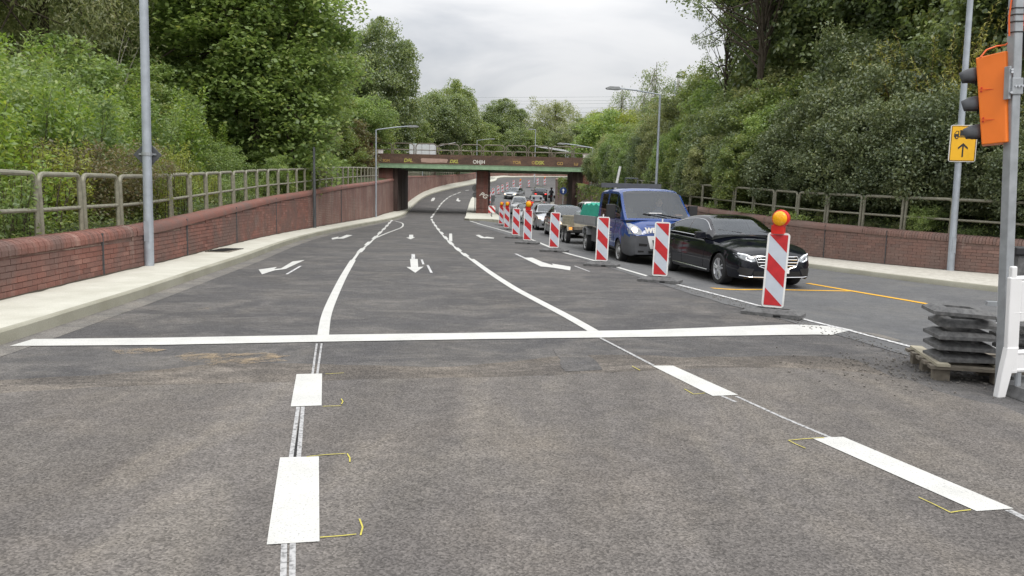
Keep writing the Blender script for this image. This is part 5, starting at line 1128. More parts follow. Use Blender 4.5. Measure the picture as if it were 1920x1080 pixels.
# chrome window surround
def winline(c, sg_, z_of, x0_, x1_, r=.008):
    cb = c.sp['cab']; P = []
    for x in np.linspace(x0_, x1_, 30):
        zb = pch(cb['belt'], x) if isinstance(cb['belt'], list) else cb['belt']; zt = pch(cb['roof'], x); ze = zt - cb.get('edge', .075) * min(1, (zt - zb) / cb['h'] * 1.6); z = zb + (ze - zb) * z_of
        h = c.cv.ray_cast(Vector((x, 4 * sg_, z)), Vector((0, -sg_, 0)))
        if h[0] is not None: P.append(h[0] + Vector((0, sg_ * .003, 0)))
    if len(P) > 2: m = MB(); m.tube(P, r, 5); m.build('window_trim', 'chrome', c.root)
for sg_ in (1, -1): winline(car, sg_, .05, -1.6, .80); winline(car, sg_, .93, -1.65, .85)
m = MB(); m.box((.42, 0, 1.30), (.03, .22, .06)); m.build('interior_mirror', 'black_plastic', car.root, bevel=.01)
for sg_ in (.35, -.35): m = MB(); m.tube([(1.03, sg_ + .25, 1.075), (.9, sg_ - .25, 1.135)], .010, 5); m.build('wiper', 'black_plastic', car.root)

# --- people: one continuous skinned body each
def person(name, label, loc, rz, J, edges, radii, mat, parts=(), root_i=0, cat='person'):
    me = bpy.data.meshes.new('body'); me.from_pydata([tuple(j) for j in J], edges, []); o = bpy.data.objects.new(name, me); C.objects.link(o); o.location = loc; o.rotation_euler = (0, 0, rz)
    sk = o.modifiers.new('skin', 'SKIN'); sk.use_smooth_shade = True
    for i, r in enumerate(radii): me.skin_vertices[0].data[i].radius = (r, r) if not hasattr(r, '__len__') else r
    me.skin_vertices[0].data[root_i].use_root = True
    ss = o.modifiers.new('sub', 'SUBSURF'); ss.levels = 1; ss.render_levels = 2
    me.materials.append(MAT[mat]); return tag(o, label, cat)
SIT = [(0, 0, 0), (0, 0, .25), (.02, 0, .48), (.03, 0, .60), (.05, 0, .72), (.06, .19, .46), (.18, .26, .24), (.42, .17, .28), (.06, -.19, .46), (.18, -.26, .24), (.42, -.17, .28), (.05, .11, -.02), (.42, .14, .03), (.55, .14, -.36), (.05, -.11, -.02), (.42, -.14, .03), (.55, -.14, -.36), (.50, .15, .29), (.50, -.15, .29), (.68, .14, -.38), (.68, -.14, -.38)]
SITE = [(0, 1), (1, 2), (2, 3), (3, 4), (2, 5), (5, 6), (6, 7), (2, 8), (8, 9), (9, 10), (0, 11), (11, 12), (12, 13), (0, 14), (14, 15), (15, 16), (7, 17), (10, 18), (13, 19), (16, 20)]
SITR = [.15, .15, (.12, .16), .06, .10, .07, .05, .038, .07, .05, .038, .09, .075, .05, .09, .075, .05, .03, .03, .045, .045]
def head_on(o, z=.78, x=.06, helmet=False):
    m = MB()
    if helmet: m.lathe([(0, z + .17), (.08, z + .15), (.135, z + .07), (.14, z), (.12, z - .09), (.08, z - .12)], 'Z', 16, (x, 0, 0)); m.build('helmet', 'helmet_black', o, smooth=True)
    else:
        m.lathe([(0, z + .13), (.05, z + .12), (.088, z + .06), (.09, z), (.075, z - .08), (.04, z - .12), (0, z - .125)], 'Z', 16, (x, 0, 0)); h = m.build('head', 'skin', o, smooth=True)
        m = MB(); m.lathe([(0, z + .14), (.06, z + .125), (.097, z + .06), (.098, z + .02)], 'Z', 16, (x - .012, 0, 0)); m.build('hair', 'dark_cloth', o, smooth=True)
        m = MB(); m.tube([(x + .085, 0, z + .03), (x + .105, 0, z - .01), (x + .085, 0, z - .02)], .012, 6); m.build('nose', 'skin', h)
        for sy in (.032, -.032): m = MB(); m.lathe([(0, -.008), (.010, 0), (0, .008)], 'Z', 8, (x + .084, sy, z + .03)); m.build('eye', 'sign_black', h)
        m = MB(); m.box((x + .083, 0, z - .05), (.01, .045, .008)); m.build('mouth', 'dark_cloth', h)
        for sy in (.09, -.09): m = MB(); m.box((x, sy, z), (.04, .015, .055)); m.build('ear', 'skin', h)

# --- blue crew cab pickup with a flat bed
VAN = dict(paint='paint_blue', x=(-.62, 2.95), wheels=(2.02, -9, .335), tw=.215, tum=.95, rim='steel', smooth=34,
    top=[(-.62, 1.22), (2.0, 1.22), (2.3, 1.24), (2.55, 1.20), (2.78, 1.10), (2.88, 1.02), (2.95, .86)], sh=[(-.62, 1.2), (1.8, 1.2), (2.2, 1.18), (2.6, 1.05), (2.8, .95), (2.95, .80)],
    w=[(-.62, .99), (1.6, 1.0), (2.2, 1.0), (2.5, .985), (2.72, .94), (2.86, .87), (2.95, .77)], zb=[(-.62, .42), (1.5, .36), (2.4, .30), (2.85, .26), (2.95, .30)], deck=(-.55, 2.42), drv=1,
    cls=lambda c: 'bumper' if (c[0] > 2.35 and c[2] < .80 - (0.0)) or (c[2] < .46) else None,
    cab=dict(roof=[(-.60, 2.04), (-.4, 2.09), (.6, 2.11), (1.35, 2.09), (1.66, 2.02), (1.82, 1.88), (2.2, 1.52), (2.52, 1.21)], belt=1.19, wb=.965, wr=.87, h=.9, edge=.11, side=[(-.30, .42), (.58, 1.50), (1.54, 2.05)], ws=(1.66, 2.47), rw=(-9, -9), seatx=(1.0, .05)))
ox, oy, oa = place(3.02, 20.9, 7.0, 2.02, .90)
van = Car('pickup_truck', 'blue crew cab pickup with grey bumper and lettering on the bonnet behind the black saloon', 'pickup', (ox, oy, zr(ox, oy) + .008), oa, VAN, detail=3)
c = van
def vhl(g_):
    h = c.decal('headlight', 'headlight_glass', [(g_ * .60, .835), (g_ * .58, .93), (g_ * .66, 1.04), (g_ * .80, 1.12), (g_ * .90, 1.13), (g_ * .92, 1.0), (g_ * .90, .84)], off=.008)
    c.decal('lamp_glow', 'headlight_on', [(g_ * .76 + .075 * math.cos(a), .955 + .075 * math.sin(a)) for a in np.linspace(0, 5.9, 12)], off=.013, parent=h)
both(vhl)
c.decal('grille_surround', 'white_plastic', [(-.44, .80), (-.34, .45), (.34, .45), (.44, .80)], off=.008); c.decal('grille', 'under_black', [(-.30, .69), (-.25, .50), (.25, .50), (.30, .69)], off=.014)
for zz in (.55, .60, .65): c.line('grille_bar', 'bumper_grey', [(-.27, zz), (.27, zz)], 'front', .008, .018)
both(lambda g_: c.decal('bumper_recess', 'under_black', [(g_ * .42, .58), (g_ * .66, .60), (g_ * .66, .53), (g_ * .44, .52)], off=.006)); both(lambda g_: c.decal('bumper_recess', 'under_black', [(g_ * .52, .40), (g_ * .68, .41), (g_ * .68, .36), (g_ * .52, .36)], off=.006))
c.decal('lower_intake', 'under_black', [(-.4, .40), (-.38, .33), (.38, .33), (.4, .40)], off=.006)
def ontop(x, y, s_, size, mat='graffiti_white'):
    h, n_ = c.hit((6, y, x), (-1, 0, 0)); q = n_.to_track_quat('Z', 'Y'); t_ = text('lettering', s_, mat, size, c.root, h + n_ * .008, (0, 0, 0), bold=.012)
    zx = n_.normalized(); yx = Vector((0, 0, 1)); yx = (yx - zx * yx.dot(zx)).normalized(); xx = yx.cross(zx); M4 = Matrix((xx, yx, zx)).transposed().to_4x4(); M4.translation = h + zx * .012; t_.matrix_local = M4
MAT['graffiti_white'].use_nodes = True
ontop(.94, -.34, 'WE', .19); ontop(.93, .04, 'O', .19); ontop(.92, .30, '.com', .10)
c.plate('', 0, .43)
c.line('bonnet_gap', 'under_black', [(-.56, .86), (.56, .86)], 'front', .005); both(lambda g_: c.line('vent_slot', 'under_black', [(g_ * .1, 1.085), (g_ * .42, 1.085)], 'front', .008, .002))
for f_, g_ in (('left', 1), ('right', -1)):
    c.line('door_gap', 'under_black', [(1.55, 1.17), (1.58, .8), (1.50, .45)], f_, .006); c.line('door_gap', 'under_black', [(.50, 1.17), (.50, .45)], f_, .006); c.line('door_gap', 'under_black', [(-.40, 1.17), (-.40, .45)], f_, .006)
    for xx in (.66, -.2): h, _ = c.hit((xx, 4 * g_, 1.05), (0, -g_, 0)); m = MB(); m.box((xx, h.y + g_ * .02, 1.05), (.2, .03, .05)); m.build('door_handle', 'black_plastic', c.root, bevel=.01)
    c.decal('side_lettering', 'alloy', [(1.0, .98), (1.3, .98), (1.3, .94), (1.0, .94)], f_, .004)
    for zz in (.84, .78, .70, .64): c.decal('side_lettering', 'alloy', [(.9, zz), (1.3, zz), (1.3, zz - .035), (.9, zz - .035)], f_, .004)
for sg_ in (1, -1):
    m = MB(); m.box((1.86, sg_ * 1.19, 1.42), (.12, .25, .40)); m.tube([(1.80, sg_ * .94, 1.52), (1.84, sg_ * 1.08, 1.60)], .022, 6); m.tube([(1.80, sg_ * .96, 1.25), (1.84, sg_ * 1.1, 1.27)], .022, 6); m.build('wing_mirror', 'black_plastic', c.root, bevel=.035)
m = MB()
for g_ in (-.1, .3): m.tube([(2.46, g_ + .35, 1.275), (2.36, g_ - .3, 1.385)], .012, 5)
m.build('wiper', 'black_plastic', c.root)
m = MB(); m.box((2.28, -.05, 1.40), (.16, .36, .03)); m.build('paper', 'paper', c.root); m = MB(); m.box((2.30, .62, 1.36), (.12, .2, .02)); m.build('note', 'patch_pink', c.root)
rk = MB(); rk.box((-.35, 0, 2.19), (.08, 1.90, .14)); rk.tube([(-.35, -.2, 2.24), (-.35, -.2, 2.42), (-.35, .2, 2.42), (-.35, .2, 2.24)], .018, 6); rk.build('ladder_rack', 'bumper_grey', c.root)
# bed
ch = MB(); ch.box((-2.35, 0, .62), (3.3, .8, .16)); ch.build('chassis', 'under_black', c.root); fl_ = MB(); fl_.box((-2.45, 0, .92), (3.35, 1.98, .06)); fl_.build('bed_floor', 'light_grey_metal', c.root)
for sg_ in (1, -1):
    for k in range(2): m = MB(); m.box((-1.63 - k * 1.68, sg_ * .985, 1.08), (1.64, .03, .26)); m.build('side_board', 'light_grey_metal', c.root, bevel=.006)
    m = MB(); m.box((-1.25, sg_ * .86, .62), (1.0, .04, .46)); m.build('storage_panel', 'bumper_grey', c.root); m = MB(); m.prism([(-2.7, .58), (-2.68, .76), (-2.5, .85), (-2.2, .85), (-2.02, .76), (-2.0, .58), (-2.07, .58), (-2.1, .74), (-2.22, .80), (-2.48, .80), (-2.6, .74), (-2.63, .58)], sg_ * .74, sg_ * .98, 'XZ'); m.build('mudguard', 'light_grey_metal', c.root)
    for yy in (.86, .62): wheel(c.root, -2.35, sg_ * yy, .335, .20, sg_, 'steel')
m = MB(); m.box((-.74, 0, 1.08), (.05, 1.95, .26)); m.build('head_board', 'light_grey_metal', c.root); m = MB(); m.box((-4.12, 0, 1.12), (.03, 1.9, .34)); m.build('tail_board', 'light_grey_metal', c.root)
def world_of(root, x, y, z=0):
    a = root.rotation_euler[2]; return (root.location.x + x * math.cos(a) - y * math.sin(a), root.location.y + x * math.sin(a) + y * math.cos(a), root.location.z + z)
# netted load: lumpy bundle
m = MB(); nx_, ny_ = 24, 16; vs = []
for i in range(nx_ + 1):
    for j in range(ny_ + 1):
        u, v = i / nx_, j / ny_; e_ = min(u, 1 - u, v, 1 - v); h_ = .62 * min(1, (e_ * 14) ** .5) * (1 + .06 * math.sin(i * 1.1 + j) + .04 * math.sin(j * 2.3)) if e_ > 0 else 0; vs.append((-2.2 + u * 3.0 - .75, -.96 + v * 1.92, .95 + .03 + h_ + 0))
m.add(vs, [(i * (ny_ + 1) + j, (i + 1) * (ny_ + 1) + j, (i + 1) * (ny_ + 1) + j + 1, i * (ny_ + 1) + j + 1) for i in range(nx_) for j in range(ny_)]); ld = m.build('netted_load', 'net_green', smooth=60, label='lumpy load under a green net on the bed of the blue pickup', cat='load')
ld.location = world_of(c.root, -.65, 0, .0); ld.rotation_euler = (0, 0, c.root.rotation_euler[2])
dr = person('person', 'driver in a grey top at the wheel of the blue pickup', world_of(c.root, 1.12, .42, .90), c.root.rotation_euler[2], SIT, SITE, SITR, 'blue_cloth'); head_on(dr)
# --- trailer
tx, ty = 2.95, 30.2; tr = empty('trailer', (tx, ty, zr(tx, ty) + .008), c.root.rotation_euler[2], label='tandem axle trailer with pale slatted boards behind the blue pickup', cat='trailer')
MB().box((0, 0, .62), (2.4, 1.5, .10)).build('bed_floor', 'wood_grey', tr)
for sg_ in (1, -1):
    for k in range(3): MB().box((0, sg_ * .76, .76 + .13 * k), (2.4, .025, .12)).build('side_plank', 'board_tan', tr)
    MB().prism([(-.72, .5), (-.6, .72), (.6, .72), (.72, .5), (.66, .5), (.56, .68), (-.56, .68), (-.66, .5)], sg_ * .70, sg_ * .92, 'XZ').build('mudguard', 'board_tan', tr)
    for xx in (-.34, .34): wheel(tr, xx, sg_ * .84, .30, .17, sg_, 'steel')
for xx in (1.21, -1.21):
    for k in range(3): MB().box((xx, 0, .76 + .13 * k), (.025, 1.5, .12)).build('end_plank', 'board_tan', tr)
MB().tube([(1.2, 0, .5), (2.35, 0, .5)], .04, 8).build('drawbar', 'galvanised', tr); MB().box((1.22, -.9, .62), (.06, .12, .10)).build('side_light', 'indicator_orange', tr)

# --- the rest of the queue and the traffic beyond the bridge
def simple(label, cat, loc, head, paint, style='sedan', lights='front', group=None, s=1.0, on=True, plate='', name=None):
    x, y = loc; a = math.atan2(-math.cos(rad(head)), math.sin(rad(head)))
    L = 2.3 if style == 'sedan' else 2.15 if style == 'hatch' else 2.3
    H = {'sedan': 1.44, 'hatch': 1.47, 'estate': 1.47, 'suv': 1.66, 'van': 1.88}[style]; k = H / 1.46
    hood = {'sedan': .96, 'hatch': .96, 'estate': .98, 'suv': 1.08, 'van': 1.10}[style]; beltz = hood + .01; W = .90 if style != 'van' else .94
    rear_hi = style != 'sedan'
    top = [(-L, beltz - .12), (-L + .06, beltz + .02), (-L + .5, beltz + .05), (0, beltz + .03), (.95, hood + .01), (1.7, hood - .10), (L - .16, hood - .22), (L, hood - .40)]
    sh = [(-L, beltz - .2), (-L + .1, beltz - .08), (0, beltz - .05), (.95, hood - .08), (1.7, hood - .18), (L - .15, hood - .3), (L, hood - .44)]
    w = [(-L, W - .22), (-L + .12, W - .08), (-L + .5, W - .02), (0, W), (1.4, W - .01), (L - .4, W - .07), (L - .12, W - .18), (L, W - .30)]
    if rear_hi: roof = [(-L + .06, beltz + .04), (-L + .14, beltz + .16), (-L + .42, H - .12), (-L + .8, H - .02), (-.3, H), (.15, H - .02), (.45, H - .12), (1.12, hood + .03)]; rw = (-L + .10, -L + .46); sides = [(-L + .55, -1.15), (-1.07, -.33), (-.25, .62)]
    else: roof = [(-1.85, beltz + .04), (-1.5, beltz + .16), (-1.05, H - .1), (-.6, H), (0, H), (.3, H - .05), (.55, H - .16), (1.12, hood + .03)]; rw = (-1.75, -.98); sides = [(-1.3, -.36), (-.28, .62)]
    r_ = .33 if style in ('sedan', 'hatch') else .35
    sp = dict(paint=paint, x=(-L, L), wheels=(L - .86, -L + .95, r_), tw=.21, tum=.91, top=top, sh=sh, w=w, zb=[(-L, .36), (-L + .4, .24), (0, .2), (L - .4, .2), (L, .26)], deck=(-1.6, 1.0), drv=1,
              cab=dict(roof=roof, belt=beltz - .02, wb=.89, wr=.68 if style != 'van' else .8, h=H - beltz, side=sides, ws=(.22, 1.08), rw=rw))
    c = Car(name or {'sedan': 'saloon_car', 'hatch': 'hatchback_car', 'estate': 'estate_car', 'suv': 'sport_utility_car', 'van': 'minivan'}[style], label, cat, (x, y, zr(x, y) + .008), a, sp, group=group, detail=1)
    # lie on the slope
    fx, fy = math.cos(a), math.sin(a); dz = zr(x + fx * 1.3, y + fy * 1.3) - zr(x - fx * 1.3, y - fy * 1.3); c.root.rotation_euler = (0, -math.atan2(dz, 2.6), a)
    zl = hood - .27
    both(lambda g_: c.decal('headlight', 'headlight_on' if (on and g_ < 0 and lights == 'front1') or (on and lights == 'front') else 'headlight_glass', [(g_ * (W - .40), zl - .06), (g_ * (W - .38), zl + .02), (g_ * (W - .2), zl + .08), (g_ * (W - .13), zl + .07), (g_ * (W - .15), zl - .05)], off=.008))
    c.decal('grille', 'under_black', [(-.36, zl + .02), (-.30, zl - .13), (.30, zl - .13), (.36, zl + .02)], off=.008); c.line('grille_frame', 'chrome', [(-.36, zl + .02), (.36, zl + .02)], 'front', .012, .01)
    c.decal('lower_intake', 'under_black', [(-.62, .42), (-.56, .28), (.56, .28), (.62, .42)], off=.006)
    both(lambda g_: c.decal('tail_light', 'tail_lit' if lights == 'rear' else 'tail_red', [(g_ * (W - .42), beltz - .14), (g_ * (W - .42), beltz - .28), (g_ * (W - .16), beltz - .27), (g_ * (W - .14), beltz - .12)], 'rear', .008))
    c.plate(plate, 0, .50); c.plate('', 0, .62, 'rear')
    c.mirror_(.68, beltz + .06, W - .10, paint)
    for f_ in ('left', 'right'): c.line('door_gap', 'under_black', [(.82, beltz - .06), (.84, .3)], f_, .006); c.line('door_gap', 'under_black', [(-.30, beltz - .06), (-.30, .3)], f_, .006)
    return c
q_ = 'oncoming cars queueing beside the beacons'; far_ = 'cars driving away towards the far bend'
simple('dark grey saloon with one bright headlight right behind the trailer', 'car', (2.52, 35.8), 4, 'paint_darkgrey', 'sedan', 'front1', q_)
simple('silver saloon in the queue between the dark saloon and the white car', 'car', (1.98, 43.5), 4, 'paint_silver', 'sedan', 'front', q_)
simple('white hatchback in the queue behind the silver saloon', 'car', (1.60, 50.8), 5, 'paint_white', 'hatch', 'none', q_)
simple('grey hatchback in the queue beside the beacon lamps', 'car', (1.0, 58.0), 4, 'paint_greysilver', 'hatch', 'none', q_)
simple('white high car just beyond the bridge at the end of the queue', 'car', (.55, 76.9), 0, 'paint_white', 'suv', 'none', q_)
simple('oncoming silver grey saloon beyond the bridge with lit headlights', 'car', (.05, 96.5), -16, 'paint_greysilver', 'sedan', 'front', q_)
simple('white pickup roof seen behind the green netted load', 'car', (5.0, 50.0), 186, 'paint_white', 'suv', 'none', far_, name='sport_utility_car')
simple('teal hatchback driving away beside the right abutment', 'car', (4.05, 60.5), 186, 'paint_teal', 'hatch', 'rear', far_)
simple('dark car with a pale roof driving away under the bridge', 'car', (2.45, 70.5), 188, 'paint_white', 'hatch', 'none', far_)
simple('brown saloon with lit tail lights driving away beyond the bridge', 'car', (2.45, 83.5), 184, 'paint_brown', 'sedan', 'rear', far_)
simple('dark estate car farthest away on the slope beyond the bridge', 'car', (3.2, 95.0), 182, 'paint_darkgrey', 'suv', 'rear', far_)
# motorcyclist beside the estate car
mx_, my_ = 4.55, 92.0; mc = empty('motorcycle', (mx_, my_, zr(mx_, my_) + .006), rad(92), label='black motorcycle riding away beside the dark estate car', cat='motorcycle')
mc.rotation_euler = (0, -.07, rad(92))
for xx in (-.72, .72):
    w_ = MB(); w_.lathe([(.22, -.06), (.30, -.06), (.32, 0), (.30, .06), (.22, .06)], 'Y', 20, (xx, 0, .32)); w_.build('wheel', 'tyre', mc, smooth=True); w_ = MB(); w_.lathe([(0, .03), (.23, .03)], 'Y', 12, (xx, 0, .32)); w_.lathe([(0, -.03), (.23, -.03)], 'Y', 12, (xx, 0, .32)); w_.build('rim', 'alloy_dark', mc)
m = MB(); m.prism([(-.75, .75), (-.1, .72), (.35, .95), (.62, .85), (.62, .5), (.2, .32), (-.3, .32), (-.5, .6)], -.13, .13, 'XZ'); m.build('fairing', 'helmet_black', mc, bevel=.04); m = MB(); m.tube([(.7, 0, .35), (.52, 0, .98)], .035, 6); m.tube([(.45, -.34, 1.02), (.52, 0, 1.0), (.45, .34, 1.02)], .02, 6); m.build('handlebar', 'black_plastic', mc)
for sy in (.33, -.33): m = MB(); m.box((-.5, sy, .68), (.5, .2, .36)); m.build('pannier', 'black_plastic', mc, bevel=.04)
m = MB(); m.box((-.78, 0, .78), (.03, .14, .06)); m.build('tail_light', 'tail_red', mc)
rd = person('person', 'motorcyclist in black with a dark helmet riding away beyond the bridge', (mx_, my_ - .25, zr(mx_, my_) + .86), rad(92), SIT, SITE, SITR, 'dark_cloth'); head_on(rd, helmet=True)
# vehicles on the bridge
simple_b = empty('box_trailer', (A(794, 276, 72)[0], 71.6, 5.2), label='pale grey box trailer standing on the bridge behind the railing', cat='trailer')
m = MB(); m.box((0, 0, .72), (2.35, 1.6, 1.0)); bb = m.build('box', 'container_grey', simple_b, bevel=.03)
for xx in (-.7, 0, .7): MB().box((xx, -.81, .72), (.05, .02, .98)).build('rib', 'light_grey_metal', bb)
for xx in (-.4, .4): m = MB(); m.lathe([(0, -.1), (.26, -.1), (.28, 0), (.26, .1), (0, .1)], 'Y', 16, (xx, -.6, .27)); m.build('wheel', 'tyre', simple_b)
m = MB(); m.tube([(-2.1, 0, .45), (2.6, 0, 1.5)], .035, 6); m.build('boom', 'light_grey_metal', label='long pale boom lying slanted behind the box trailer on the bridge', cat='boom').location = (simple_b.location.x + .4, 72.7, 5.25)
for px, lab in ((709, 'white box at the left end of the bridge behind the railing'), (1103, 'white box at the right end of the bridge behind the railing')):
    q = A(px, 280, 72); m = MB(); m.box((0, 0, .35), (1.0, .8, .7)); m.box((0, 0, .72), (1.06, .86, .06)); m.build('storage_box', 'white_ceramic', label=lab, cat='box', bevel=.02).location = (q[0], 71.5, 5.1)
m = MB(); m.tube([(-2.0, 0, 1.55), (2.0, 0, 1.0)], .06, 6); m.tube([(-2.0, .2, 1.65), (2.0, .2, 1.1)], .06, 6); m.tube([(1.9, 0, .0), (1.9, 0, 1.05)], .05, 6); m.tube([(1.0, 0, .0), (1.0, 0, 1.15)], .05, 6); m.build('barrier_beam', 'light_grey_metal', label='slanted pale barrier beam on posts behind the bridge railing', cat='barrier').location = (A(1042, 278, 76)[0], 76, 5.2)

# ------------------------------------------------------------------ vegetation
def fast_mesh(name, V, quads, mat, smooth=False):
    me = bpy.data.meshes.new(name); me.vertices.add(len(V)); me.vertices.foreach_set('co', V.astype(np.float32).ravel()); n = len(quads)
    me.loops.add(n * 4); me.loops.foreach_set('vertex_index', quads.astype(np.int32).ravel()); me.polygons.add(n); me.polygons.foreach_set('loop_start', np.arange(0, n * 4, 4, dtype=np.int32)); 
    try: me.polygons.foreach_set('loop_total', np.full(n, 4, dtype=np.int32))
    except Exception: pass
    me.materials.append(MAT[mat]); me.update(calc_edges=True); return me
def leaves(name, Cn, size, mat, up=.5, aspect=.5, droop=0.0, rng=RNG, vary=.35, axis=None):
    """one small folded leaf per centre"""
    n = len(Cn); nrm = rng.normal(size=(n, 3)); nrm[:, 2] = np.abs(nrm[:, 2]) + up; nrm /= np.linalg.norm(nrm, axis=1)[:, None]
    a = rng.normal(size=(n, 3)) if axis is None else axis + rng.normal(size=(n, 3)) * .35
    a -= nrm * (a * nrm).sum(1)[:, None]; a[:, 2] -= droop; a /= np.linalg.norm(a, axis=1)[:, None]; b = np.cross(nrm, a)
    s = size * (1 + vary * rng.uniform(-1, 1, size=n))[:, None]; L = a * s * .5; Wd = b * s * aspect * .5; up_ = nrm * s * .10
    V = np.empty((n, 4, 3)); V[:, 0] = Cn - L; V[:, 1] = Cn + Wd + up_ - L * .1; V[:, 2] = Cn + L; V[:, 3] = Cn - Wd + up_ - L * .1
    return fast_mesh(name, V.reshape(-1, 3), np.arange(n * 4).reshape(-1, 4), mat)
def crown_points(rng, R, nclump, nleaf, cr, flat=.55, shell=.72, lobes=7, zcut=-.75, rough=.28):
    D = rng.normal(size=(nclump * 3, 3)); D /= np.linalg.norm(D, axis=1)[:, None]; D = D[D[:, 2] > zcut][:nclump]
    ld = rng.normal(size=(lobes, 3)); ld /= np.linalg.norm(ld, axis=1)[:, None]; lob = 1 - rough + rough * 1.7 * np.max(np.clip(D @ ld.T, 0, 1) ** 5, axis=1)
    rr = np.where(rng.uniform(size=len(D)) < shell, rng.uniform(.78, 1.0, len(D)), rng.uniform(.25, .8, len(D))) * lob
    Cc = D * rr[:, None] * np.array(R); k = rng.poisson(nleaf, len(Cc)).clip(4); cs = cr * rng.uniform(.55, 1.35, len(Cc))
    idx = np.repeat(np.arange(len(Cc)), k); off = rng.normal(size=(len(idx), 3)); off /= np.linalg.norm(off, axis=1)[:, None]; off *= rng.uniform(.25, 1, len(idx))[:, None] ** .6; off[:, 2] *= flat
    return Cc, Cc[idx] + off * cs[idx][:, None]
def trunk_mesh(name, h, r, Cc, rng, nl, z0, mat='bark', forks=.45, thin=1.0):
    """tapered trunk from the ground with limbs reaching to clump centres; crown centre at (0,0,z0)"""
    m = MB(); w = [(.05 * h * math.sin(1.3 * t) * .3, .03 * h * math.sin(2.1 * t) * .3, h * t) for t in np.linspace(0, 1, 7)]; m.tube(w, [r * (1.25 if i == 0 else 1 - .62 * i / 6) for i in range(7)], 9)
    if len(Cc):
        for i in rng.choice(len(Cc), min(nl, len(Cc)), replace=False):
            e = Vector(Cc[i]) + Vector((0, 0, z0)); t0 = rng.uniform(forks, .95); s_ = Vector((w[0][0], 0, h * t0)); mid = s_.lerp(e, .5) + Vector((rng.uniform(-.3, .3), rng.uniform(-.3, .3), rng.uniform(-.5, .2))) * (e - s_).length * .2
            rr_ = r * .34 * thin; m.tube([s_, s_.lerp(mid, .5) + Vector((0, 0, .02)), mid, mid.lerp(e, .5), e], [rr_, rr_ * .8, rr_ * .6, rr_ * .4, rr_ * .15], 5, cap=False)
    return m.mesh(name, mat, smooth=True, fix=False)
PROTO = {}
def proto(key, seed, R, nclump, nleaf, cr, leaf, mat, th, tr, z0, nl=26, bark='bark', **k):
    rng = np.random.default_rng(seed); kw = {a: k[a] for a in ('flat', 'shell', 'lobes', 'zcut', 'rough') if a in k}; Cc, P = crown_points(rng, R, nclump, nleaf, cr, **kw)
    cm = leaves('crown', P + np.array((0, 0, z0)), leaf, mat, up=k.get('up', .5), aspect=k.get('aspect', .55), droop=k.get('droop', 0), rng=rng)
    PROTO[key] = (cm, trunk_mesh('trunk', th, tr, Cc, rng, nl, z0, bark, thin=k.get('thin', 1.0)))
PLANTS = []
def plant(key, x, y, label, cat='tree', s=1.0, sz=None, rz=None, z=None, group=None, name='tree', mat=None, parts=('trunk', 'crown')):
    r = empty(name, (x, y, (TZ(x, y) if z is None else z) - .1), random.uniform(0, 6.28) if rz is None else rz, label=label, cat=cat, group=group); r.scale = (s, s, sz or s)
    cm, tm = PROTO[key]; PLANTS.append(r)
    c_ = link_mesh('foliage' if cat != 'tree' else 'crown', cm, r); link_mesh('stems' if cat != 'tree' else 'trunk', tm, r)
    if mat: c_.material_slots[0].link = 'OBJECT'; c_.material_slots[0].material = MAT[mat]
    return r
# prototypes (metres; base at z = 0)
proto('maple', 21, (4.1, 4.1, 6.4), 640, 125, .95, .19, 'leaf_maple', 9.0, .24, 5.6, 70, flat=.55, lobes=14, up=.9, aspect=.8, shell=.68, zcut=-.85, rough=.26)
proto('dark', 22, (4.6, 4.6, 5.6), 560, 150, .95, .20, 'leaf_dark', 8.5, .28, 6.6, 26, flat=.6, lobes=12, aspect=.7, rough=.34, zcut=-.9)
proto('dark2', 23, (4.2, 4.6, 5.0), 460, 150, 1.05, .21, 'leaf_mid', 8, .25, 6.0, 26, flat=.55, lobes=9, aspect=.6, rough=.38, zcut=-.9)
proto('feather', 24, (4.6, 4.6, 6.6), 620, 110, .85, .17, 'leaf_grey', 12, .24, 8.0, 60, flat=.9, lobes=14, aspect=.28, droop=.6, up=.1, rough=.4, shell=.5, zcut=-.95)
proto('light', 25, (3.4, 3.4, 4.8), 260, 60, .8, .22, 'leaf_grey', 8, .14, 5.6, 30, flat=.8, lobes=12, aspect=.4, rough=.45, shell=.6, thin=.9)
proto('birch', 26, (1.9, 1.9, 4.2), 75, 36, .62, .17, 'leaf_dark', 8.6, .09, 5.6, 46, 'bark_pale', flat=1.2, lobes=14, aspect=.5, rough=.5, shell=.6, droop=.5, zcut=-.95)
proto('acacia', 27, (3.3, 3.3, 3.4), 92, 62, .72, .17, 'leaf_dark', 11.2, .15, 10.2, 60, flat=.55, lobes=16, aspect=.5, rough=.55, shell=.75, droop=.2)
proto('laurel', 31, (1.7, 1.6, 1.9), 260, 130, .42, .10, 'leaf_laurel', 2.0, .06, 1.75, 14, flat=.7, lobes=9, aspect=.55, up=.3, rough=.25, shell=.9, zcut=-.95)
proto('laurel2', 32, (2.0, 1.8, 2.4), 300, 120, .50, .11, 'leaf_laurel', 2.4, .06, 2.2, 14, flat=.6, lobes=12, aspect=.6, up=.6, rough=.35, shell=.88, zcut=-.95)
proto('hazel', 33, (1.9, 1.9, 2.3), 190, 80, .52, .14, 'leaf_mid', 2.6, .05, 2.2, 20, flat=.55, lobes=12, aspect=.65, up=.8, rough=.42, shell=.75, zcut=-.95)
proto('scrub', 34, (1.5, 1.5, 1.5), 150, 60, .40, .10, 'leaf_bright', 1.8, .03, 1.35, 22, flat=.8, lobes=12, aspect=.5, up=.4, rough=.5, shell=.6, zcut=-.95)
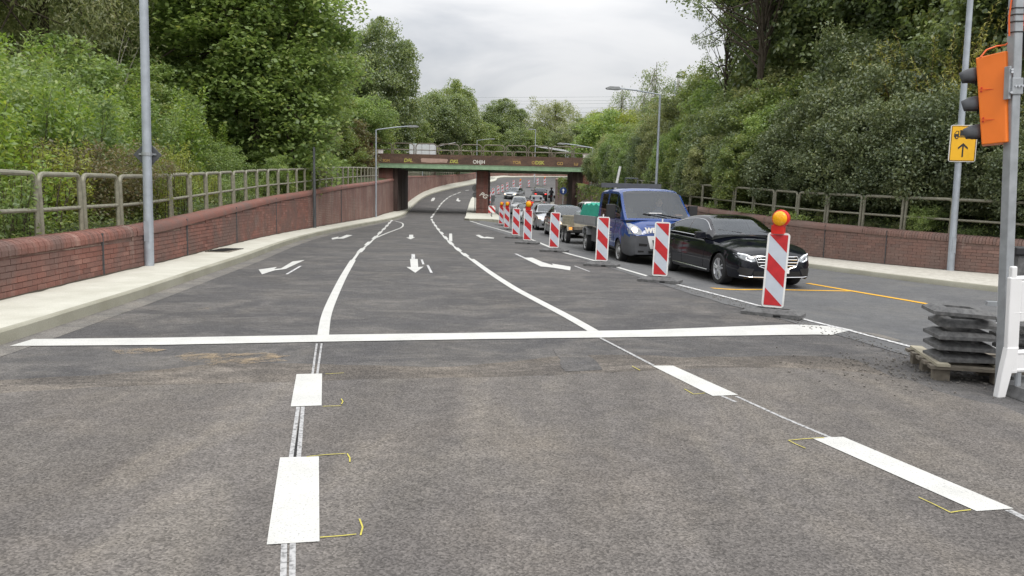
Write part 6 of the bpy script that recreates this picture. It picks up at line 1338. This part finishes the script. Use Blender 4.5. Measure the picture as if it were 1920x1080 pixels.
# whips: plants made of upright shoots, the leaves set along each shoot
def whips(key, seed, n, h, spread, leaf, mat, per, lean=.25, aspect=.35, bark='bark', jit=.10, up_leaf=.3, r=.012):
    rng = np.random.default_rng(seed); P = []; AX = []; m = MB()
    for i in range(n):
        a = rng.uniform(0, 6.28); r0 = spread * .35 * rng.uniform() ** .5; hh = h * rng.uniform(.5, 1.05); ln = rng.uniform(.2, 1) * lean * h; bx_, by_ = r0 * math.cos(a), r0 * math.sin(a); a += rng.uniform(-.6, .6); pts = []
        for t in np.linspace(0, 1, 6): pts.append((bx_ + math.cos(a) * ln * t ** 1.6 + .03 * math.sin(5 * t + i), by_ + math.sin(a) * ln * t ** 1.6, hh * t * (1 - .10 * t * lean * 2)))
        m.tube(pts, [r, r * .85, r * .7, r * .5, r * .35, r * .2], 4, cap=False); k = int(per * hh / h); tt = rng.uniform(.08, 1, k); q = np.array(pts); x = np.array([np.interp(tt, np.linspace(0, 1, 6), q[:, j]) for j in range(3)]).T
        w_ = jit * (1.25 - tt)[:, None] + .03; d = rng.normal(size=(k, 3)); d /= np.linalg.norm(d, axis=1)[:, None]; P.append(x + d * w_); AX.append(d * np.array((1, 1, .6)) + np.array((0, 0, up_leaf)))
    P = np.concatenate(P); cm = leaves('foliage', P, leaf, mat, up=.3, aspect=aspect, rng=rng, axis=np.concatenate(AX)); PROTO[key] = (cm, m.mesh('stems', bark, smooth=True, fix=False))
whips('sapling', 41, 34, 2.6, 2.0, .11, 'leaf_bright', 230, .22, .42, jit=.30)
whips('sapling2', 42, 26, 3.4, 2.4, .125, 'leaf_bright', 340, .25, .38, jit=.42)
whips('nettle', 43, 46, 1.25, 1.6, .085, 'leaf_bright', 60, .18, .42, jit=.12)
whips('goldenrod', 44, 44, 1.7, 1.5, .075, 'leaf_yellow', 110, .14, .30, jit=.12)
whips('willow', 45, 90, 5.6, 3.2, .16, 'leaf_olive', 250, .36, .17, 'bark_red', jit=.26, up_leaf=.6, r=.02)
whips('bare', 46, 16, 4.6, 1.2, .12, 'leaf_olive', 10, .30, .3, 'bark_pale', jit=.15, r=.03)
whips('grass', 47, 120, .55, 1.3, .16, 'leaf_mid', 12, .35, .10, jit=.05, up_leaf=1.5, r=.003)

def at(px, Y): return A(px, 372, Y)[0]
n_of = {}
def P_(key, px, Y, label, **k): return plant(key, at(px, Y), Y, label, **k)
# --- left side: trees
P_('maple', 478, 34, 'broad bright green maple spreading over the left railing', s=1.02, sz=1.0, rz=.6)
T_l = 'trees beyond the left railing'
P_('feather', 95, 29, 'tall feathery tree at the far left with its trunk in view', s=1.05, group=T_l, rz=1.0, mat='leaf_grey')
P_('feather', -120, 25, 'feathery tree cut off by the left edge of the photo', s=1.0, group=T_l, rz=3.0, mat='leaf_grey')
P_('feather', 250, 37, 'feathery light green tree just left of the maple, behind the lamp post', s=1.1, group=T_l, rz=4.4, mat='leaf_maple')
P_('dark', 150, 44, 'dark tree standing behind the feathery trees at the left', s=1.35, group=T_l); P_('dark', 360, 50, 'dark tree behind the lamp post and left of the maple', s=1.3, group=T_l); P_('dark2', -60, 40, 'dense tree behind the feathery tree at the left edge', s=1.3, group=T_l)
P_('dark2', 520, 56, 'dense tree filling the gap behind the maple', s=1.1, group=T_l)
P_('dark', 702, 84, 'dark round headed oak right of the maple above the bridge end', s=1.0, sz=1.30, group=T_l, rz=2.2); P_('dark2', 745, 100, 'dark green tree between the oak and the wide tree behind the bridge', s=1.05, sz=1.08, group=T_l)
P_('dark2', 812, 112, 'wide green tree behind the bridge, left one of a pair', s=1.22, sz=1.25, group=T_l, mat='leaf_dark', rz=.5); P_('dark', 858, 128, 'wide green tree behind the bridge, right one of a pair', s=1.05, sz=1.2, group=T_l, mat='leaf_mid', rz=5)
P_('dark2', 655, 66, 'leafy tree behind the left end of the bridge', s=.72, group=T_l, mat='leaf_maple')
for i, (px, Y, k, s, sz, mt, lb) in enumerate([(935, 205, 'dark', 1.6, 1.42, None, 'small dark rounded tree on the skyline above the brick pier'), (985, 215, 'dark2', 1.3, 1.05, 'leaf_rust', 'low brownish tree on the skyline beside the slim pole'), (1035, 190, 'light', 1.9, 1.75, None, 'pale slender tree on the skyline right of the slim pole'),
    (1085, 170, 'light', 1.5, 1.15, None, 'pale low tree on the skyline above the right lamp arm'), (1140, 150, 'dark2', 1.4, .95, 'leaf_dark', 'dark rounded tree behind the right end of the bridge'), (1190, 160, 'dark', 1.3, .9, 'leaf_mid', 'green tree behind the long lamp arm'), (1240, 140, 'dark2', 1.2, 1.2, None, 'green tree below the sparse birches'),
    (905, 230, 'dark2', 1.6, 1.3, 'leaf_dark', 'dark tree on the skyline at the foot of the wide pair'), (1110, 220, 'dark', 1.4, 1.3, None, 'distant dark tree behind the pale low one'), (1010, 240, 'dark', 1.6, 1.2, None, 'distant dark tree behind the slim pole')]):
    P_(k, px, Y, lb, s=s, sz=sz, mat=mt, group='trees on the skyline behind the bridge')
# bushes around the bridge
for px, Y, k, s, mt, lb in [(628, 60, 'hazel', 1.1, 'leaf_mid', 'mixed bush behind the left railing just before the bridge'), (662, 63, 'hazel', 1.0, 'leaf_rust', 'brownish bush at the left bridge end'), (685, 78, 'hazel', 1.5, 'leaf_mid', 'bush behind the left end of the bridge'), (590, 54, 'hazel', .9, 'leaf_grey', 'dusty green bush left of the bridge'),
    (560, 48, 'hazel', .8, 'leaf_rust', 'low rusty bush behind the left railing'), (540, 58, 'laurel2', 1.2, None, 'dark bush under the maple')]:
    P_(k, px, Y, lb, s=s, mat=mt, cat='bush', name='bush', group='bushes at the left bridge end')
for i, (px, Y) in enumerate([(700, 88), (735, 92), (770, 112), (800, 125), (835, 135), (870, 148)]): P_('hazel', px, Y, ['bush behind the wall beyond the left abutment', 'second bush above the far left wall', 'third bush above the far left wall', 'fourth bush above the far left wall', 'fifth bush above the far left wall', 'bush above the far left wall near the brick pier'][i], s=1.3, cat='bush', name='bush', group='bushes above the far left wall', mat='leaf_dark')
for i in range(9): x_ = -6 + i * 5.5; plant('hazel', x_, 170 + 1.5 * math.sin(i), 'green bush in the row above the far brick wall', s=1.9, cat='bush', name='bush', group='row of bushes above the far brick wall', mat='leaf_dark' if i % 2 else 'leaf_mid')
# --- left undergrowth: saplings and herbs behind the railing
rl = random.Random(12); cnt = 0
def along(W, q0, q1, step, off, rr_):
    q = q0
    while q < q1: x, y, a, t_ = W.at(q, off + rr_.uniform(-.35, .35)); yield x, y, q; q += step * rr_.uniform(.75, 1.25)
HGT = ['knee high', 'waist high', 'tall']; 
def lab(kind, y, W='left'): return f'{kind} behind the {W} railing'
for off, step, keys in ((1.15, 1.1, ['nettle', 'nettle', 'scrub', 'goldenrod']), (2.3, 1.35, ['sapling', 'nettle', 'sapling', 'goldenrod']), (3.9, 1.7, ['sapling2', 'sapling', 'sapling2', 'scrub']), (5.8, 2.1, ['sapling2', 'hazel', 'sapling2'])):
    for x, y, q in along(WL, WL.sat(7.5), WL.sat(46), step, off, rl):
        k = keys[rl.randrange(len(keys))]; s = rl.uniform(.8, 1.15)
        if y > 26 and k in ('sapling2', 'sapling', 'goldenrod') and rl.random() < .6: k = 'hazel'; s *= .75
        if k == 'hazel' and off < 4: s *= .7
        if k == 'scrub' and off < 2: s *= .62
        if y > 19 and off < 2: s *= .62
        if y > 19 and 2 < off < 3: s *= .75
        nm = {'nettle': 'leafy herb clump', 'scrub': 'low green scrub', 'goldenrod': 'yellow green goldenrod clump', 'sapling': 'bright green sapling clump', 'sapling2': 'tall bright sapling clump', 'hazel': 'green hazel bush'}[k]
        mt = {'hazel': rl.choice(['leaf_mid', 'leaf_maple', 'leaf_maple']), 'nettle': rl.choice([None, 'leaf_maple']), 'sapling': rl.choice([None, None, 'leaf_maple']), 'scrub': rl.choice([None, 'leaf_rust', 'leaf_maple']), 'goldenrod': None, 'sapling2': rl.choice([None, 'leaf_maple'])}[k]
        plant(k, x, y, nm + ' in the ' + ('front' if off < 2 else 'second' if off < 3 else 'third' if off < 5 else 'back') + ' row', s=s, cat='bush' if k != 'nettle' else 'plant', name='bush' if k != 'nettle' else 'herb', group=nm + 's in the ' + str(off).replace('.', ' point ') + ' metre row behind the left railing', mat=mt)
# --- right side: evergreen hedge on the slope
rr2 = random.Random(31)
rows = [(1.35, 1.35, ['laurel', 'laurel'], .78), (2.7, 1.75, ['laurel', 'laurel2', 'laurel'], .92), (4.4, 2.1, ['laurel2', 'laurel', 'laurel2', 'hazel'], .95), (6.4, 2.5, ['hazel', 'laurel2', 'hazel'], 1.0), (9.0, 3.0, ['hazel', 'laurel2', 'hazel'], 1.1)]
for ri, (off, step, keys, s0_) in enumerate(rows):
    for x, y, q in along(WR, WR.sat(12.5), WR.sat(60), step, off, rr2):
        k = keys[rr2.randrange(len(keys))]; s = s0_ * rr2.uniform(.85, 1.2); far__ = y > 29
        if (ri == 3 and y < 24) or (ri == 4 and y < 27) or (ri >= 3 and y > 56): continue
        if y > 40 and ri >= 3: s *= .8
        if ri == 1 and y < 24.5: s *= .72
        if ri == 2 and y < 23.5: continue
        if ri == 2 and y < 27: s *= .8
        mt = None
        if far__: mt = rr2.choice(['leaf_mid', 'leaf_dark', 'leaf_maple', 'leaf_dark', 'leaf_grey', 'leaf_mid']); 
        elif k == 'hazel': mt = rr2.choice(['leaf_mid', 'leaf_rust', 'leaf_dark', 'leaf_dark'])
        rn = ['front', 'second', 'third', 'fourth', 'top'][ri]; tone = {None: 'glossy dark green', 'leaf_mid': 'mid green', 'leaf_dark': 'dark green', 'leaf_maple': 'fresh green', 'leaf_grey': 'dusty green', 'leaf_rust': 'rust tinged'}[mt]
        plant(k, x, y, f'{tone} bush in the {rn} hedge row', s=s, sz=s * rr2.uniform(.9, 1.25), cat='bush', name='bush', group=f'{tone} bushes in the {rn} row of the right ' + ('hedge towards the bridge' if far__ else 'hedge'), mat=mt)
for x, y, q in along(WR, WR.sat(14), WR.sat(52), 1.0, .85, rr2):
    k = rr2.choice(['nettle', 'grass', 'grass', 'scrub']); plant(k, x, y, {'nettle': 'green herb tuft', 'grass': 'grass tuft', 'scrub': 'small scrubby plant'}[k] + ' at the foot of the right railing', s=rr2.uniform(.4, .7) * (.45 if k == 'scrub' else .8), cat='plant', name='herb' if k != 'grass' else 'grass_tuft', group={'nettle': 'green herb', 'grass': 'grass', 'scrub': 'scrub'}[k] + ' tufts at the foot of the right railing', mat=rr2.choice(['leaf_mid', 'leaf_maple', 'leaf_grey']))
# ivy over the coping behind the saloon and at the abutment
iv = []
for px, w_, n_ in ((1385, .5, 260), (1470, .8, 420), (1230, .5, 160), (1420, .4, 120)):
    Y = 30 if px < 1300 else (27.5 if px < 1400 else 24.9); q = WR.sat(Y) 
    for k in range(n_): x, y, a, t_ = WR.at(q + RNG.normal() * w_ * .7, RNG.uniform(-.06, .5)); iv.append((x, y, t_ + .02 + abs(RNG.normal()) * .09))
link_mesh('ivy', leaves('ivy', np.array(iv), .085, 'leaf_maple', up=.8, aspect=.6), None, kind='stuff')
iv = []
for k in range(2600):
    q = WR.sat(RNG.uniform(50, 82)); x, y, a, t_ = WR.at(q, RNG.uniform(-.16, .25)); iv.append((x, y, t_ + .15 - abs(RNG.normal()) * (.85 if y > 62 else .6)))
link_mesh('hanging_ivy', leaves('hanging_ivy', np.array(iv), .24, 'leaf_mid', up=.1, aspect=.6, droop=.5), None, kind='stuff')
# ground cover: low leaves and litter just behind both railings
def cover(W, y0, y1, n, o0, o1, size, mat, name, hh=.10):
    q0, q1 = W.sat(y0), W.sat(y1); P = []
    for k in range(n):
        q = q0 + (q1 - q0) * RNG.uniform() ** 1.5; off = RNG.uniform(o0, o1); x, y, a, t_ = W.at(q, off); H = LH if W is WL else RH; P.append((x, y, t_ + float(np.interp(off, [h[0] for h in H], [h[1] for h in H])) + abs(RNG.normal()) * hh * min(1, off)))
    return link_mesh(name, leaves(name, np.array(P), size, mat, up=.7, aspect=.5), None, kind='stuff')
cover(WL, 7.5, 46, 26000, .40, 3.2, .075, 'leaf_mid', 'ground_cover', .22); cover(WR, 12.5, 55, 22000, .45, 3.0, .085, 'leaf_mid', 'ground_cover', .22); cover(WL, 7.5, 30, 1800, .30, .55, .05, 'leaf_rust', 'leaf_litter', .01)
# --- right side: trees above the hedge
T_r = 'trees above the right hedge'
for px, Y, k, s, sz, mt, lb in [(1415, 33, 'acacia', 1.0, .95, None, 'sparse high tree with open branches against the sky above the hedge'), (1350, 37, 'acacia', .42, .86, None, 'slim tree with drooping open branches reaching into the sky'), (1530, 36, 'dark', .95, 1.15, None, 'dark tree right of the sparse one'), (1640, 33, 'dark2', .95, 1.1, 'leaf_dark', 'dark tree behind the yellow willow bush'), (1760, 31, 'dark', .9, 1.2, 'leaf_mid', 'dense tree behind the right lamp post'), (1900, 27, 'dark2', .9, 1.2, 'leaf_mid', 'dense tree behind the orange signal'), (2050, 24, 'dark', .9, 1.1, None, 'dense tree at the right edge of the photo'),
    (1580, 46, 'dark2', 1.2, 1.4, None, 'tall tree in the back above the hedge'), (1720, 44, 'dark', 1.2, 1.5, None, 'tall dark tree in the back behind the lamp post'), (1880, 38, 'dark', 1.2, 1.4, None, 'tall dark tree in the back at the right'), (1425, 50, 'dark2', .62, .58, 'leaf_dark', 'rounded dark tree below the sparse one'), (1350, 56, 'dark2', .6, .42, 'leaf_dark', 'rounded dark green tree left of the sparse one'), (1290, 62, 'dark2', .6, .36, 'leaf_mid', 'green tree behind the hedge near the long lamp arm'), (1240, 68, 'hazel', .9, .8, 'leaf_maple', 'bushy green tree behind the lamp with the long arm'),
    (1150, 84, 'light', .9, .7, 'leaf_yellow', 'yellowish light tree behind the right lamp arm'), (1120, 78, 'hazel', 1.6, 1.4, 'leaf_maple', 'fresh green bush behind the right bridge end')]:
    P_(k, px, Y, lb, s=s, sz=sz, mat=mt, group=T_r)
for px, Y, s, sz, lb in [(1160, 96, 1.05, 1.15, 'leftmost thin birch with sparse leaves against the sky'), (1218, 84, 1.15, 1.25, 'tallest sparse birch against the sky'), (1200, 92, .9, 1.0, 'thin birch behind the tallest one'), (1262, 86, 1.0, 1.1, 'sparse birch right of the tallest one'), (1300, 80, 1.0, 1.12, 'rightmost sparse birch beside the wooden mast')]:
    P_('birch', px, Y, lb, s=s, sz=sz, group='sparse birches against the sky')
P_('willow', 1745, 25.5, 'yellowish willow bush with feathery shoots above the dark hedge', cat='bush', name='bush', s=1.0, group='willow bushes'); P_('willow', 1655, 27, 'smaller yellowish willow bush left of the big one', cat='bush', name='bush', s=.85, group='willow bushes'); P_('willow', 1860, 23.5, 'yellowish willow bush behind the orange signal', cat='bush', name='bush', s=.85, group='willow bushes')
P_('bare', 1530, 31, 'bush of bare pale branches on the hedge', cat='bush', name='bush', s=1.0); P_('willow', 1180, 62, 'light green feathery bush right of the bridge', cat='bush', name='bush', s=.6, mat='leaf_yellow', group='willow bushes'); P_('willow', 1260, 46, 'feathery bush left of the dark hedge', cat='bush', name='bush', s=.55, mat='leaf_grey', group='willow bushes')
# bare branch stuff in the left trees
P_('bare', 200, 27, 'bare pale branches among the trees at the left', cat='bush', name='bush', s=.9, z=3.2)
# --- wires and masts
for i, (pa, pb) in enumerate(((151, 153), (158, 160), (163, 166), (171, 174), (180, 182))):
    Y = 330; a = A(-200, pa + 6, Y); b = A(2100, pb - 4 + 6, Y); m = MB(); m.tube([(a[0] + (b[0] - a[0]) * t, Y, a[2] + (b[2] - a[2]) * t - 6 * math.sin(math.pi * t)) for t in np.linspace(0, 1, 14)], .055, 4); m.build('overhead_wire', 'galvanised', label=['topmost', 'second', 'third', 'fourth', 'lowest'][i] + ' overhead wire crossing the sky', cat='wire', group='overhead wires')
a = A(1318, 190, 90); b = A(1316, 140, 90); m = MB(); m.tube([(a[0], 90, 5), (b[0], 90, b[2])], .14, 8); mm = m.build('mast', 'bark', label='wooden overhead line mast with a crossarm among the birches', cat='mast'); MB().box((b[0], 90, b[2] - .4), (1.7, .12, .12)).build('crossarm', 'bark', mm); MB().box((b[0], 90, b[2] - 1.6), (1.2, .12, .12)).build('crossarm', 'bark', mm)

# ------------------------------------------------------------------ tell look-alike plants apart by what they stand near
def near_what(o):
    x, y, z = o.location; v = np.array((x, y, z + 1 - CAMH)); px = 960 + FPX * (v @ R_) / max(.1, v @ F_)
    if x < 0: T = ((60, 'at the left picture edge'), (150, 'left of the diamond sign'), (250, 'just left of the diamond sign'), (330, 'just right of the diamond sign'), (440, 'left of the maple trunk'), (590, 'under the maple'), (9999, 'towards the bridge'))
    else: T = ((1180, 'beside the bridge'), (1290, 'above the blue pickup'), (1400, 'above the saloon roof'), (1520, 'above the saloon bonnet'), (1640, 'beyond the nearest beacon'), (1770, 'left of the lorry sign'), (1850, 'behind the lorry sign'), (9999, 'right of the lorry sign'))
    return [t for a, t in T if px < a][0]
from collections import defaultdict
by = defaultdict(list)
for o in PLANTS: by[o['label']].append(o)
for lb, os_ in by.items():
    if len(os_) < 2: continue
    sub_ = defaultdict(list)
    for o in os_: sub_[near_what(o)].append(o)
    for w_, g_ in sub_.items():
        g_.sort(key=lambda o: o.location.y)
        words = ['nearest', 'second nearest', 'third nearest', 'fourth nearest', 'fifth nearest', 'sixth nearest', 'seventh nearest', 'eighth nearest', 'ninth nearest', 'tenth nearest', 'eleventh nearest', 'twelfth nearest']
        for i, o in enumerate(g_):
            base = lb.replace(' behind the left railing', '').replace(' behind the right railing', '').replace(' at the foot of the right railing', ' by the right railing').replace(' towards the bridge', '')
            o['label'] = (words[min(i, 11)] + ' ' if len(g_) > 1 else '') + base + ' ' + w_
